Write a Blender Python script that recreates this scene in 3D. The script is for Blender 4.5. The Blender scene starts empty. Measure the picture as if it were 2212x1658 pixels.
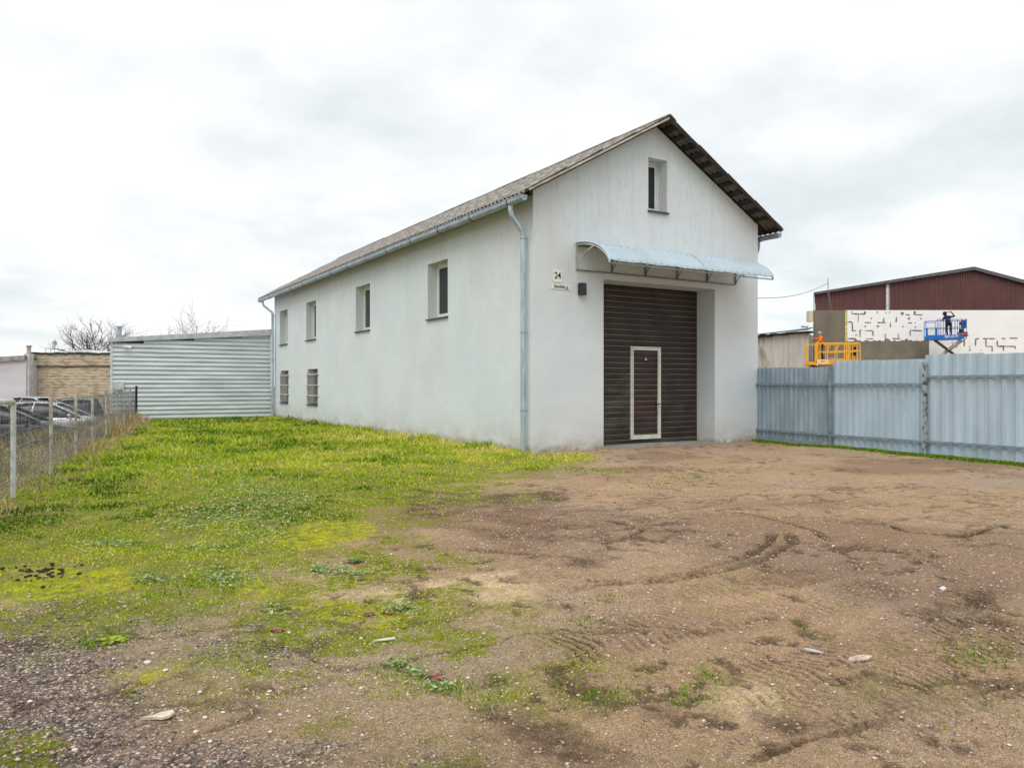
import bpy, math, random
import numpy as np
from math import radians, sin, cos, pi
from mathutils import Vector, Matrix
R = radians
random.seed(7); rng = np.random.default_rng(7)
C = bpy.context.scene.collection
scene = bpy.context.scene

# ------------------------------------------------------------------ camera, sky, sun, exposure
YAW, PITCH, CAM = 0.5446, 0.0015, Vector((-8.917, -13.854, 1.45))
cam = bpy.data.objects.new("camera", bpy.data.cameras.new("camera")); C.objects.link(cam)
cam.location = CAM; cam.rotation_euler = (pi/2 + PITCH, 0, -YAW)
cam.data.lens = 27.07; cam.data.sensor_width = 36; cam.data.clip_start = 0.05; cam.data.clip_end = 3000
scene.camera = cam
SUN_EL, SUN_AZ = R(56), math.atan2(-0.80, -0.60)          # azimuth as x,y direction towards the sun (behind the camera)
sd = Vector((sin(SUN_AZ)*cos(SUN_EL), cos(SUN_AZ)*cos(SUN_EL), sin(SUN_EL)))
world = bpy.data.worlds.new("World"); scene.world = world; world.use_nodes = True
def world_nodes():
    nt = world.node_tree; N = nt.nodes; L = nt.links; N.clear()
    out = N.new("ShaderNodeOutputWorld"); bg = N.new("ShaderNodeBackground"); L.new(bg.outputs[0], out.inputs[0])
    bg.inputs[1].default_value = 0.1
    sky = N.new("ShaderNodeTexSky"); sky.sky_type = 'NISHITA'; sky.sun_disc = False
    sky.sun_elevation = SUN_EL; sky.sun_rotation = SUN_AZ % (2*pi)
    tc = N.new("ShaderNodeTexCoord"); sep = N.new("ShaderNodeSeparateXYZ"); L.new(tc.outputs["Generated"], sep.inputs[0])
    def math_(op, a, b):
        m = N.new("ShaderNodeMath"); m.operation = op
        for i, v in enumerate((a, b)):
            if v is None: continue
            if isinstance(v, (int, float)): m.inputs[i].default_value = v
            else: L.new(v, m.inputs[i])
        return m.outputs[0]
    zz = math_('ADD', math_('MAXIMUM', sep.outputs[2], 0.0), 0.22)
    comb = N.new("ShaderNodeCombineXYZ")
    L.new(math_('DIVIDE', sep.outputs[0], zz), comb.inputs[0]); L.new(math_('DIVIDE', sep.outputs[1], zz), comb.inputs[1])
    def noise(scale, detail, rough, off):
        n = N.new("ShaderNodeTexNoise"); n.inputs["Scale"].default_value = scale; n.inputs["Detail"].default_value = detail
        n.inputs["Roughness"].default_value = rough
        mp = N.new("ShaderNodeMapping"); mp.inputs["Location"].default_value = off; L.new(comb.outputs[0], mp.inputs[0]); L.new(mp.outputs[0], n.inputs["Vector"])
        return n.outputs[0]
    f = math_('ADD', math_('MULTIPLY', noise(1.1, 5, .5, (3.2, 1.7, 0)), .65), math_('MULTIPLY', noise(3.1, 7, .55, (7, 4, 2)), .35))
    ramp = N.new("ShaderNodeValToRGB"); L.new(f, ramp.inputs[0]); cr = ramp.color_ramp
    cr.elements[0].position = .37; cr.elements[0].color = (6.4, 6.85, 7.0, 1)
    cr.elements[1].position = .60; cr.elements[1].color = (8.9, 8.95, 8.95, 1)
    e = cr.elements.new(.46); e.color = (7.35, 7.65, 7.75, 1)
    e = cr.elements.new(.53); e.color = (8.3, 8.45, 8.5, 1)
    mix = N.new("ShaderNodeMixRGB"); mix.inputs[0].default_value = .93
    L.new(sky.outputs[0], mix.inputs[1]); L.new(ramp.outputs[0], mix.inputs[2]); L.new(mix.outputs[0], bg.inputs[0])
world_nodes()
sun = bpy.data.objects.new("sun", bpy.data.lights.new("sun", 'SUN')); C.objects.link(sun)
sun.data.energy = 1.5; sun.data.angle = R(50); sun.data.color = (1, .97, .92)
sun.rotation_euler = (-sd).to_track_quat('-Z', 'Y').to_euler(); sun.location = (-20, -30, 30)
scene.view_settings.view_transform = 'Standard'; scene.view_settings.look = 'None'
scene.view_settings.exposure = 0.35; scene.view_settings.gamma = 1.0

# ------------------------------------------------------------------ survey: a sighting of the photograph (2212 px wide) onto a real plane
FW = Vector((sin(YAW), cos(YAW), 0)); RT = Vector((cos(YAW), -sin(YAW), 0)); F = 1663.4; HZ = 831.5
def ray(x, y): return FW + RT*((x-1106)/F) + Vector((0, 0, (HZ-y)/F))
def on(x, y, ax, val):
    d = ray(x, y); return CAM + d*((val-CAM[ax])/d[ax])
def gp(x, y):
    p = on(x, y, 2, 0.0); return (p.x, p.y)
def loc(x, y, D): return ((x-1106)/F*D, D, CAM.z + (HZ-y)/F*D)      # in the frame that looks along the camera's heading
def front(x, D): return CAM.xy.to_3d() + RT*x + FW*D                # ground point x metres right, D metres ahead

# ------------------------------------------------------------------ materials
MATS = {}
def mat(name, col, rough=.8, metal=0, var=.12, scale=4, stretch=(1, 1, 1), col2=None, bump=0, bscale=60, alpha=1, detail=5, spec=.3, trans=0, coord="Object", lo=.35, hi=.65):
    if name in MATS: return MATS[name]
    m = bpy.data.materials.new(name); m.use_nodes = True; nt = m.node_tree; N = nt.nodes; L = nt.links
    b = N["Principled BSDF"]; b.inputs["Roughness"].default_value = rough; b.inputs["Metallic"].default_value = metal
    b.inputs["Specular IOR Level"].default_value = spec; b.inputs["Alpha"].default_value = alpha; b.inputs["Transmission Weight"].default_value = trans
    tc = N.new("ShaderNodeTexCoord"); mp = N.new("ShaderNodeMapping"); L.new(tc.outputs[coord], mp.inputs[0]); mp.inputs["Scale"].default_value = stretch
    n = N.new("ShaderNodeTexNoise"); n.inputs["Scale"].default_value = scale; n.inputs["Detail"].default_value = detail; n.inputs["Roughness"].default_value = .6
    L.new(mp.outputs[0], n.inputs["Vector"])
    r = N.new("ShaderNodeValToRGB"); L.new(n.outputs[0], r.inputs[0])
    c2 = col2 if col2 else tuple(c*(1-var*2.2) for c in col); c1 = col if col2 else tuple(min(1, c*(1+var)) for c in col)
    r.color_ramp.elements[0].position = lo; r.color_ramp.elements[0].color = (*c2, 1)
    r.color_ramp.elements[1].position = hi; r.color_ramp.elements[1].color = (*c1, 1)
    L.new(r.outputs[0], b.inputs["Base Color"])
    if bump:
        n2 = N.new("ShaderNodeTexNoise"); n2.inputs["Scale"].default_value = bscale; n2.inputs["Detail"].default_value = 3
        L.new(tc.outputs[coord], n2.inputs["Vector"])
        bp = N.new("ShaderNodeBump"); bp.inputs["Strength"].default_value = bump; bp.inputs["Distance"].default_value = .01
        L.new(n2.outputs[0], bp.inputs["Height"]); L.new(bp.outputs[0], b.inputs["Normal"])
    MATS[name] = m; return m

def plaster_mat():
    m = bpy.data.materials.new("weathered_plaster"); m.use_nodes = True; nt = m.node_tree; N = nt.nodes; L = nt.links
    b = N["Principled BSDF"]; b.inputs["Roughness"].default_value = .9; b.inputs["Specular IOR Level"].default_value = .08
    tc = N.new("ShaderNodeTexCoord")
    def nz(scale, stretch, det, lo, hi):
        mp = N.new("ShaderNodeMapping"); mp.inputs["Scale"].default_value = stretch; L.new(tc.outputs["Object"], mp.inputs[0])
        n = N.new("ShaderNodeTexNoise"); n.inputs["Scale"].default_value = scale; n.inputs["Detail"].default_value = det; n.inputs["Roughness"].default_value = .6
        L.new(mp.outputs[0], n.inputs["Vector"])
        r = N.new("ShaderNodeMapRange"); r.inputs[1].default_value = lo; r.inputs[2].default_value = hi; L.new(n.outputs[0], r.inputs[0]); return r.outputs[0]
    def mix(f, a, c):
        x = N.new("ShaderNodeMixRGB"); 
        if isinstance(f, float): x.inputs[0].default_value = f
        else: L.new(f, x.inputs[0])
        for i, v in ((1, a), (2, c)):
            if isinstance(v, tuple): x.inputs[i].default_value = (*v, 1)
            else: L.new(v, x.inputs[i])
        return x.outputs[0]
    def mul(a, c):
        x = N.new("ShaderNodeMath"); x.operation = 'MULTIPLY'
        for i, v in enumerate((a, c)):
            if isinstance(v, float): x.inputs[i].default_value = v
            else: L.new(v, x.inputs[i])
        return x.outputs[0]
    c = mix(nz(.7, (1, 1, 1), 4, .35, .65), (.70, .75, .765), (.65, .67, .70))
    c = mix(mul(nz(.45, (1, 1, .8), 3, .42, .66), .55), c, (.62, .73, .77))                  # bluish damp clouds
    sep = N.new("ShaderNodeSeparateXYZ"); L.new(tc.outputs["Object"], sep.inputs[0])
    up = N.new("ShaderNodeMapRange"); up.inputs[1].default_value = 2.2; up.inputs[2].default_value = 5.6; L.new(sep.outputs[2], up.inputs[0])
    runs = mul(nz(2.2, (3.2, 3.2, .16), 6, .50, .74), up.outputs[0])                            # rain runs, from the top of the wall
    c = mix(mul(runs, .28), c, (.40, .40, .395))
    fine = mul(nz(9, (4.5, 4.5, .30), 4, .56, .72), .62)
    c = mix(mul(fine, up.outputs[0]), c, (.36, .36, .36))
    low = N.new("ShaderNodeMapRange"); low.inputs[1].default_value = 1.0; low.inputs[2].default_value = 0.0; L.new(sep.outputs[2], low.inputs[0])
    spl = mul(mul(low.outputs[0], low.outputs[0]), nz(1.8, (1, 1, 1.8), 6, .3, .7))
    c = mix(mul(spl, .95), c, (.44, .40, .31))                                                  # soil splashed on the foot of the wall
    foot = N.new("ShaderNodeMapRange"); foot.inputs[1].default_value = .17; foot.inputs[2].default_value = .02; L.new(sep.outputs[2], foot.inputs[0])
    c = mix(mul(mul(foot.outputs[0], nz(5, (1, 1, 1), 5, .35, .6)), .8), c, (.20, .19, .11))      # green-brown mud line and painted contact shade where the wall meets the soil
    L.new(c, b.inputs["Base Color"])
    n2 = N.new("ShaderNodeTexNoise"); n2.inputs["Scale"].default_value = 90; L.new(tc.outputs["Object"], n2.inputs["Vector"])
    n3 = N.new("ShaderNodeTexNoise"); n3.inputs["Scale"].default_value = 2.5; L.new(tc.outputs["Object"], n3.inputs["Vector"])
    ad = N.new("ShaderNodeMath"); ad.operation = 'MULTIPLY_ADD'; ad.inputs[1].default_value = 4; L.new(n3.outputs[0], ad.inputs[0]); L.new(n2.outputs[0], ad.inputs[2])
    bp = N.new("ShaderNodeBump"); bp.inputs["Strength"].default_value = .3; bp.inputs["Distance"].default_value = .01; L.new(ad.outputs[0], bp.inputs["Height"]); L.new(bp.outputs[0], b.inputs["Normal"])
    return m
plaster = plaster_mat()
white_pvc = mat("white_pvc", (.78, .78, .74), .4, var=.04)
dark_glass = mat("dark_glass", (.022, .024, .03), .06, spec=.55, var=.1)
sill_metal = mat("sill_metal", (.06, .06, .065), .5, var=.1)
zinc = mat("zinc_gutter", (.36, .43, .49), .38, .45, var=.12, scale=6, stretch=(1, .4, 1))
zinc_pipe = mat("zinc_pipe", (.44, .54, .61), .42, .35, var=.14, scale=5, stretch=(3, 3, .5))
black_steel = mat("black_steel", (.02, .02, .022), .5)
asbestos = mat("asbestos_cement", (.40, .375, .335), .95, col2=(.11, .10, .09), scale=7, bump=.6, bscale=40, lo=.34, hi=.62)
ridge_m = mat("ridge_cement", (.24, .19, .165), .95, col2=(.10, .08, .07), scale=4)
old_wood = mat("tarred_wood", (.035, .030, .026), .85, col2=(.012, .010, .009), scale=5)
verge_m = mat("verge_wood", (.62, .57, .48), .9, col2=(.34, .30, .24), scale=3, stretch=(1, 1, 1))
door_m = mat("door_brown", (.052, .040, .036), .55, col2=(.026, .021, .019), scale=1.6, bump=.15, bscale=30, spec=.25)
door_red = mat("door_brown_reddish", (.060, .036, .034), .55, col2=(.034, .020, .020), scale=2)
door_dusty = mat("door_brown_dusty", (.085, .080, .062), .7, col2=(.028, .025, .02), scale=2.4, stretch=(.6, 1, 3))
seam_m = mat("door_seam", (.30, .25, .20), .5, col2=(.12, .095, .08), scale=1.3)
cream = mat("cream_frame", (.70, .70, .62), .5, var=.06)
rubber = mat("rubber", (.015, .015, .015), .8)
concrete = mat("concrete", (.42, .40, .36), .9, col2=(.25, .235, .2), scale=3, bump=.3)

# ------------------------------------------------------------------ mesh collector
class MB:
    def __init__(s): s.v = []; s.f = []; s.m = []
    def add(s, vs, fs, mi=0):
        o = len(s.v); s.v += [tuple(v) for v in vs]; s.f += [tuple(i+o for i in f) for f in fs]; s.m += [mi]*len(fs); return s
    def box(s, x0, x1, y0, y1, z0, z1, mi=0, M=None):
        vs = [Vector((x, y, z)) for x in (x0, x1) for y in (y0, y1) for z in (z0, z1)]
        if M: vs = [M @ v for v in vs]
        return s.add(vs, [(0, 1, 3, 2), (4, 6, 7, 5), (0, 4, 5, 1), (2, 3, 7, 6), (0, 2, 6, 4), (1, 5, 7, 3)], mi)
    def quad(s, a, b, c, d, mi=0): return s.add([a, b, c, d], [(0, 1, 2, 3)], mi)
    def tube(s, p, q, r, n=8, r2=None, mi=0, caps=True):
        p = Vector(p); q = Vector(q); d = (q-p).normalized(); r2 = r if r2 is None else r2
        u = d.orthogonal().normalized(); w = d.cross(u)
        vs = []
        for c, rr in ((p, r), (q, r2)):
            for i in range(n):
                a = 2*pi*i/n; vs.append(c + u*cos(a)*rr + w*sin(a)*rr)
        fs = [(i, (i+1) % n, n+(i+1) % n, n+i) for i in range(n)]
        if caps: fs += [tuple(range(n-1, -1, -1)), tuple(range(n, 2*n))]
        return s.add(vs, fs, mi)
    def path(s, pts, r, n=8, mi=0):
        pts = [Vector(p) for p in pts]
        rs = r if isinstance(r, (list, tuple)) else [r]*len(pts)
        prev = None; rings = []
        for i, p in enumerate(pts):
            d = (pts[min(i+1, len(pts)-1)] - pts[max(i-1, 0)]).normalized()
            u = d.orthogonal().normalized() if prev is None else (prev - d*prev.dot(d)).normalized()
            prev = u; w = d.cross(u); rings.append([p + u*cos(2*pi*k/n)*rs[i] + w*sin(2*pi*k/n)*rs[i] for k in range(n)])
        vs = [v for rg in rings for v in rg]; fs = []
        for i in range(len(pts)-1):
            for k in range(n): fs.append((i*n+k, i*n+(k+1) % n, (i+1)*n+(k+1) % n, (i+1)*n+k))
        fs += [tuple(range(n-1, -1, -1)), tuple(range((len(pts)-1)*n, len(pts)*n))]
        return s.add(vs, fs, mi)
    def prism(s, poly, axis, a, b, mi=0):
        """poly: 2-D points in the two other axes, extruded along axis from a to b"""
        def P(u, v, t):
            return {0: (t, u, v), 1: (u, t, v), 2: (u, v, t)}[axis]
        n = len(poly); vs = [P(u, v, a) for u, v in poly] + [P(u, v, b) for u, v in poly]
        fs = [(i, (i+1) % n, n+(i+1) % n, n+i) for i in range(n)] + [tuple(range(n-1, -1, -1)), tuple(range(n, 2*n))]
        return s.add(vs, fs, mi)
    def sphere(s, c, r, mi=0, nu=10, nv=6, sc=(1, 1, 1)):
        vs = []; c = Vector(c)
        for j in range(nv+1):
            t = pi*j/nv
            for i in range(nu):
                a = 2*pi*i/nu; vs.append(c + Vector((cos(a)*sin(t)*r*sc[0], sin(a)*sin(t)*r*sc[1], cos(t)*r*sc[2])))
        fs = [(j*nu+i, (j+1)*nu+i, (j+1)*nu+(i+1) % nu, j*nu+(i+1) % nu) for j in range(nv) for i in range(nu)]
        return s.add(vs, fs, mi)
    def mesh(s, name, mats, smooth=False, fix=True):
        me = bpy.data.meshes.new(name); me.from_pydata(s.v, [], s.f)
        for m in (mats if isinstance(mats, (list, tuple)) else [mats]): me.materials.append(m)
        me.polygons.foreach_set("material_index", s.m)
        if fix:
            import bmesh
            bm = bmesh.new(); bm.from_mesh(me); bmesh.ops.recalc_face_normals(bm, faces=bm.faces); bm.to_mesh(me); bm.free()
        if smooth: me.polygons.foreach_set("use_smooth", [True]*len(me.polygons))
        me.update(); return me
    def build(s, name, mats, parent=None, smooth=False, **tags):
        return link(name, s.mesh(name, mats, smooth), parent, **tags)
def link(name, data, parent=None, loc=None, **tags):
    o = bpy.data.objects.new(name, data); C.objects.link(o)
    if parent: o.parent = parent
    if loc is not None: o.location = loc
    tag(o, **tags); return o
def tag(o, label=None, cat=None, group=None, kind=None):
    if label: o["label"] = label
    if cat: o["category"] = cat
    if group: o["group"] = group
    if kind: o["kind"] = kind
    return o
def thing(name, label, cat, loc=(0, 0, 0), rz=0, group=None):
    o = link(name, None, None, loc); o.rotation_euler = (0, 0, rz); o.empty_display_size = .3
    return tag(o, label, cat, group)
def copy_tree(o, parent=None):
    c = o.copy(); C.objects.link(c); c.parent = parent
    for ch in list(o.children): copy_tree(ch, c)
    return c
def text_mesh(body, size, mat_, depth=.002):
    cu = bpy.data.curves.new("lettering", 'FONT'); cu.body = body; cu.size = size; cu.extrude = depth; cu.offset = size*.012; cu.align_x = 'CENTER'; cu.align_y = 'CENTER'
    o = bpy.data.objects.new("lettering", cu); C.objects.link(o); bpy.context.view_layer.update()
    me = bpy.data.meshes.new_from_object(o.evaluated_get(bpy.context.evaluated_depsgraph_get()))
    bpy.data.objects.remove(o); me.materials.clear(); me.materials.append(mat_); return me

# ------------------------------------------------------------------ numpy noise and ground fields
def vnoise(x, y, seed=0):
    xi = np.floor(x).astype(np.int64); yi = np.floor(y).astype(np.int64); xf = x-xi; yf = y-yi
    def h(a, b):
        n = (a*374761393 + b*668265263 + seed*1442695041) & 0xffffffff
        n = ((n ^ (n >> 13))*1274126177) & 0xffffffff
        n = n ^ (n >> 16); return (n & 0xffffff)/float(0xffffff)
    u = xf*xf*(3-2*xf); v = yf*yf*(3-2*yf)
    return (h(xi, yi)*(1-u)+h(xi+1, yi)*u)*(1-v) + (h(xi, yi+1)*(1-u)+h(xi+1, yi+1)*u)*v
def fbm(x, y, s, o=4, seed=0):
    a = 0; w = 1; t = 0
    for i in range(o): a = a + w*vnoise(x*s, y*s, seed+i*17); t += w; w *= .5; s *= 2.03
    return a/t
def sstep(x, a, b):
    t = np.clip((x-a)/(b-a), 0, 1); return t*t*(3-2*t)
def seg_dist(x, y, pts):
    best = np.full(x.shape, 1e9); along = np.zeros(x.shape); acc = 0; side = np.zeros(x.shape)
    for (ax, ay), (bx, by) in zip(pts[:-1], pts[1:]):
        dx, dy = bx-ax, by-ay; L2 = dx*dx+dy*dy; L = math.sqrt(L2)
        t = np.clip(((x-ax)*dx+(y-ay)*dy)/L2, 0, 1); d = np.hypot(x-ax-t*dx, y-ay-t*dy); m = d < best
        best = np.where(m, d, best); along = np.where(m, acc+t*L, along); side = np.where(m, np.sign((x-ax)*dy-(y-ay)*dx), side); acc += L
    return best, along, acc, side
def poly_sd(x, y, pts):
    """signed distance to a polygon, positive inside"""
    d, _, _, _ = seg_dist(x, y, pts+[pts[0]]); ins = np.zeros(x.shape, bool)
    n = len(pts)
    for i in range(n):
        (ax, ay), (bx, by) = pts[i], pts[(i+1) % n]
        c = ((ay > y) != (by > y)) & (x < (bx-ax)*(y-ay)/((by-ay) if by != ay else 1e-9)+ax); ins ^= c
    return np.where(ins, d, -d)
G = lambda L: [gp(*p) for p in L]
GRASS = [(-5.9, 22.2), (0.1, 22.2), (0.1, -0.1), (1.9, -0.25)] + G([(1240, 1012), (1090, 1030), (930, 1062), (860, 1100), (820, 1150), (760, 1200), (650, 1222), (560, 1300), (440, 1345), (300, 1345), (180, 1310), (60, 1300), (-150, 1310)]) + [(-12.5, -7.9), (-13, -2)]
MOSS = G([(-100, 1200), (240, 1200), (520, 1180), (700, 1120), (860, 1050), (1050, 1020), (1250, 1000), (1330, 1010), (1180, 1050), (1010, 1090), (960, 1150), (1000, 1220), (960, 1290), (1120, 1330), (1200, 1420), (1100, 1500), (920, 1500), (820, 1450), (700, 1500), (640, 1580), (500, 1560), (420, 1500), (330, 1400), (140, 1330), (-100, 1330)])
MOSS2 = G([(-60, 1560), (60, 1545), (150, 1580), (110, 1700), (-100, 1700)])
GRAVEL = G([(-300, 1350), (60, 1390), (200, 1410), (330, 1490), (420, 1560), (540, 1625), (600, 1700), (560, 1800), (-600, 1800)])
GRAVEL2 = G([(90, 1290), (230, 1285), (400, 1330), (380, 1370), (250, 1365), (130, 1330)])
GRAVEL3 = G([(430, 1390), (560, 1360), (700, 1400), (640, 1450), (480, 1440)])
BRIGHT = [G(p) for p in ([(0, 1225), (180, 1215), (330, 1250), (300, 1290), (120, 1290), (0, 1310)], [(640, 1310), (720, 1300), (850, 1330), (860, 1360), (760, 1370)], [(500, 1265), (560, 1250), (600, 1290), (560, 1300)], [(560, 1165), (680, 1130), (800, 1120), (850, 1150), (700, 1185)], [(250, 1450), (380, 1440), (360, 1480), (290, 1490)])]
DARK = [G(p) for p in ([(840, 1072), (930, 1058), (1010, 1070), (1000, 1110), (930, 1128), (850, 1120)], [(1020, 1060), (1200, 1058), (1210, 1076), (1060, 1082)], [(1090, 1205), (1220, 1215), (1330, 1212), (1320, 1228), (1180, 1232)], [(1180, 1455), (1240, 1460), (1330, 1480), (1420, 1520), (1350, 1530), (1240, 1500)], [(1060, 1535), (1180, 1545), (1260, 1600), (1340, 1660), (1180, 1660)], [(500, 1470), (660, 1468), (650, 1492), (520, 1500)], [(1660, 1545), (1800, 1540), (1820, 1560), (1700, 1570)], [(2080, 1440), (2190, 1450), (2180, 1490), (2080, 1480)])]
DAMP = G([(870, 1062), (1120, 1068), (1330, 1110), (1380, 1160), (1260, 1225), (1130, 1235), (1000, 1200), (900, 1150), (820, 1110)])
OLIVE = [G(p) for p in ([(1120, 1300), (1260, 1290), (1250, 1380), (1080, 1400), (960, 1380), (1000, 1310)], [(1660, 1440), (2000, 1400), (2190, 1380), (2200, 1480), (1900, 1560), (1700, 1520)], [(1400, 1440), (1560, 1410), (1600, 1450), (1500, 1480)], [(1180, 1450), (1320, 1440), (1420, 1500), (1300, 1560), (1100, 1520)], [(1560, 1230), (1700, 1225), (1640, 1290), (1520, 1280)])]
SAND = [G(p) for p in ([(640, 1250), (720, 1225), (810, 1232), (770, 1270), (700, 1285)], [(960, 1265), (1100, 1240), (1170, 1300), (1050, 1310)], [(760, 1275), (880, 1290), (950, 1320), (850, 1320)], [(1560, 1480), (1640, 1470), (1700, 1500), (1600, 1520)])]
TRACKS = [  # sighted points, width, depth, lugged
    ([(1705, 1148), (1712, 1178), (1660, 1205), (1560, 1238), (1400, 1262), (1200, 1285)], .060, .035, 2),
    ([(1672, 1150), (1660, 1180), (1600, 1212), (1500, 1240), (1330, 1262)], .050, .03, 2),
    ([(960, 1185), (1080, 1200), (1200, 1212), (1330, 1218)], .07, .03, 2),
    ([(1560, 1660), (1700, 1600), (1850, 1560), (2030, 1510), (2250, 1450)], .028, .016, 0),
    ([(1700, 1560), (1900, 1480), (2060, 1410), (2240, 1330)], .30, .018, 1),
    ([(1500, 1500), (1750, 1440), (1960, 1360), (2080, 1300), (2110, 1260), (2090, 1220)], .26, .020, 1),
    ([(2110, 1250), (2118, 1285), (2080, 1312)], .10, .03, 2),
    ([(1840, 1555), (2000, 1480), (2230, 1440)], .30, .018, 1),
    ([(1150, 1410), (1350, 1370), (1560, 1335), (1800, 1290), (1960, 1250)], .28, .016, 1),
    ([(1340, 1300), (1480, 1280), (1700, 1250), (1900, 1210)], .24, .014, 1),
    ([(2060, 1300), (2140, 1335), (2230, 1370)], .12, .028, 0),
    ([(1740, 1180), (1800, 1190), (1900, 1172)], .12, .03, 2),
    ([(1230, 1120), (1330, 1128), (1390, 1150), (1330, 1178), (1260, 1180)], .045, .02, 2),
    ([(1540, 1105), (1640, 1118), (1760, 1150), (1800, 1178)], .05, .02, 2),
    ([(1880, 1120), (1960, 1150), (2080, 1158), (2200, 1130)], .05, .02, 2),
    ([(1100, 1240), (1300, 1262), (1420, 1250), (1560, 1205)], .05, .02, 1),
    ([(1980, 1180), (2040, 1230), (2060, 1290), (1960, 1360)], .07, .02, 1),
    ([(1950, 1110), (2080, 1128), (2230, 1150)], .10, .022, 0),
    ([(1280, 1150), (1330, 1168), (1310, 1180), (1250, 1172)], .08, .02, 0),
    ([(1180, 1560), (1230, 1600), (1330, 1640), (1420, 1660)], .16, .03, 0),
    ([(860, 1050), (980, 1062), (1100, 1060), (1220, 1066)], .12, .02, 0)]
TRACKS = [(G(p), w, d, l) for p, w, d, l in TRACKS]
PITS = [(1442, 1152, .13), (2028, 1197, .15), (1755, 1365, .16), (1420, 1252, .16), (1068, 1108, .14), (1270, 1480, .20), (1215, 1470, .14), (1590, 1465, .1), (2120, 1470, .2), (650, 1475, .16), (560, 1490, .14), (2060, 1590, .16), (1780, 1180, .2), (1500, 1545, .16), (535, 938, .3), (1400, 1080, .2), (2100, 1150, .15), (1600, 1098, .2), (1500, 1020, .2), (1060, 1460, .12), (930, 1090, .16)]
PITS = [(*gp(x, y), r) for x, y, r in PITS]
FLA, FLB = Vector((-5.70, 21.35)), Vector((-9.27, -2.13)); FLD = (FLB-FLA).normalized(); FLN = Vector((FLD.y, -FLD.x))
if FLN.x > 0: FLN = -FLN
def fields(x, y):
    w1 = (fbm(x, y, .9, 4, 3)-.5); w2 = (fbm(x, y, 5, 3, 9)-.5); w3 = (fbm(x, y, 22, 2, 31)-.5)
    wob = w1*1.3 + w2*.55 + w3*.25
    g = sstep(poly_sd(x, y, GRASS)+wob*1.1, -.25, .55)
    mo = np.maximum(sstep(poly_sd(x, y, MOSS)+wob*1.3, -.5, .6)*(.15+.85*sstep(fbm(x, y, 3.2, 5, 55), .36, .56)), sstep(poly_sd(x, y, MOSS2)+wob*.5, -.05, .15))
    gr = np.maximum.reduce([sstep(poly_sd(x, y, P)+wob*1.0, -.30, .38) for P in (GRAVEL, GRAVEL2, GRAVEL3)])
    br = np.maximum.reduce([sstep(poly_sd(x, y, P)+wob*.35, -.08, .12) for P in BRIGHT])
    sa = .75*np.maximum.reduce([sstep(poly_sd(x, y, P)+wob*.7, -.1, .2) for P in SAND])
    tr = np.zeros(x.shape); dz = np.zeros(x.shape)
    rr = np.hypot(x-CAM.x, y-CAM.y); farf = sstep(rr, 5.5, 8.5)
    wx = x + .35*(fbm(x, y, 1.3, 3, 301)-.5); wy = y + .35*(fbm(x, y, 1.3, 3, 302)-.5)
    rid = 1-np.abs(2*fbm(wx*.8+wy*.25, wy*1.2, 1.7, 4, 303)-1)                          # broken creases of dried mud
    cav = .8*sstep(rid, .92, .99)*sstep(fbm(x, y, .7, 3, 304), .49, .60)*(1-g)*(1-sa)
    cav = np.maximum(cav, sstep(fbm(x, y, 7.5, 4, 305), .60, .70)*sstep(fbm(x, y, 1.1, 3, 306), .48, .60)*(1-g))
    dz -= cav*.012; tr = np.maximum(tr, cav*.75)  # creases are sunk, and their cavity shade is also painted into the soil colour
    for P, w, d, lug in TRACKS:
        dist, al, tot, side = seg_dist(x, y, P); dist = dist + w2*.05
        fade = sstep(al, 0, .35)*sstep(tot-al, 0, .35)*((.35 if lug < 2 else .75)+(.65 if lug < 2 else .25)*sstep(fbm(x, y, 1.7, 3, 71), .38, .55))
        band = sstep(dist, w, w*.65)*fade
        if lug:
            ph = al/.062 + dist/.11*.5
            lg = (.5+.5*np.sin(2*pi*ph))**2*sstep(fbm(x, y, 9, 3, 13), .36, .52)*(1-farf) + .55*farf
            dz -= band*d*(.25+.9*lg); tr = np.maximum(tr, np.minimum(1, band*((.12 if lug < 2 else .45)+1.0*lg)))
        else:
            dz -= band*d; tr = np.maximum(tr, band*.8)
        dz += sstep(dist, w*1.8, w*1.05)*(1-sstep(dist, w, w*.7))*fade*d*.45
    for px, py, r in PITS:
        d = np.hypot(x-px, y-py)+w2*.12+w3*.05; b = sstep(d, r, r*.3)*(.35+.65*fbm(x, y, 30, 2, 5)); dz -= b*.014; tr = np.maximum(tr, b*sstep(fbm(x, y, 16, 3, 6), .40, .56))
    dm = np.maximum(sstep(fbm(x, y, .55, 4, 40), .52, .68)*.6, sstep(poly_sd(x, y, DAMP)+wob*.9, -.2, .5)*(.5+.5*sstep(fbm(x, y, 2.2, 4, 41), .35, .6)))
    mo = np.maximum(mo, .45*np.maximum.reduce([sstep(poly_sd(x, y, P)+wob*.8, -.2, .3) for P in OLIVE])*sstep(fbm(x, y, 4, 4, 43), .42, .6))
    dk = np.maximum.reduce([sstep(poly_sd(x, y, P)+wob*.5, -.12, .2) for P in DARK])*(.25+.75*sstep(fbm(x, y, 6, 4, 44), .38, .58)); mo = mo*(1-.5*dk)
    return dict(grass=g, moss=mo, gravel=gr, bright=br, sand=sa, track_cavity=np.maximum(tr, .62*dk), damp=np.maximum(dm, dk), dz=dz)
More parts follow.
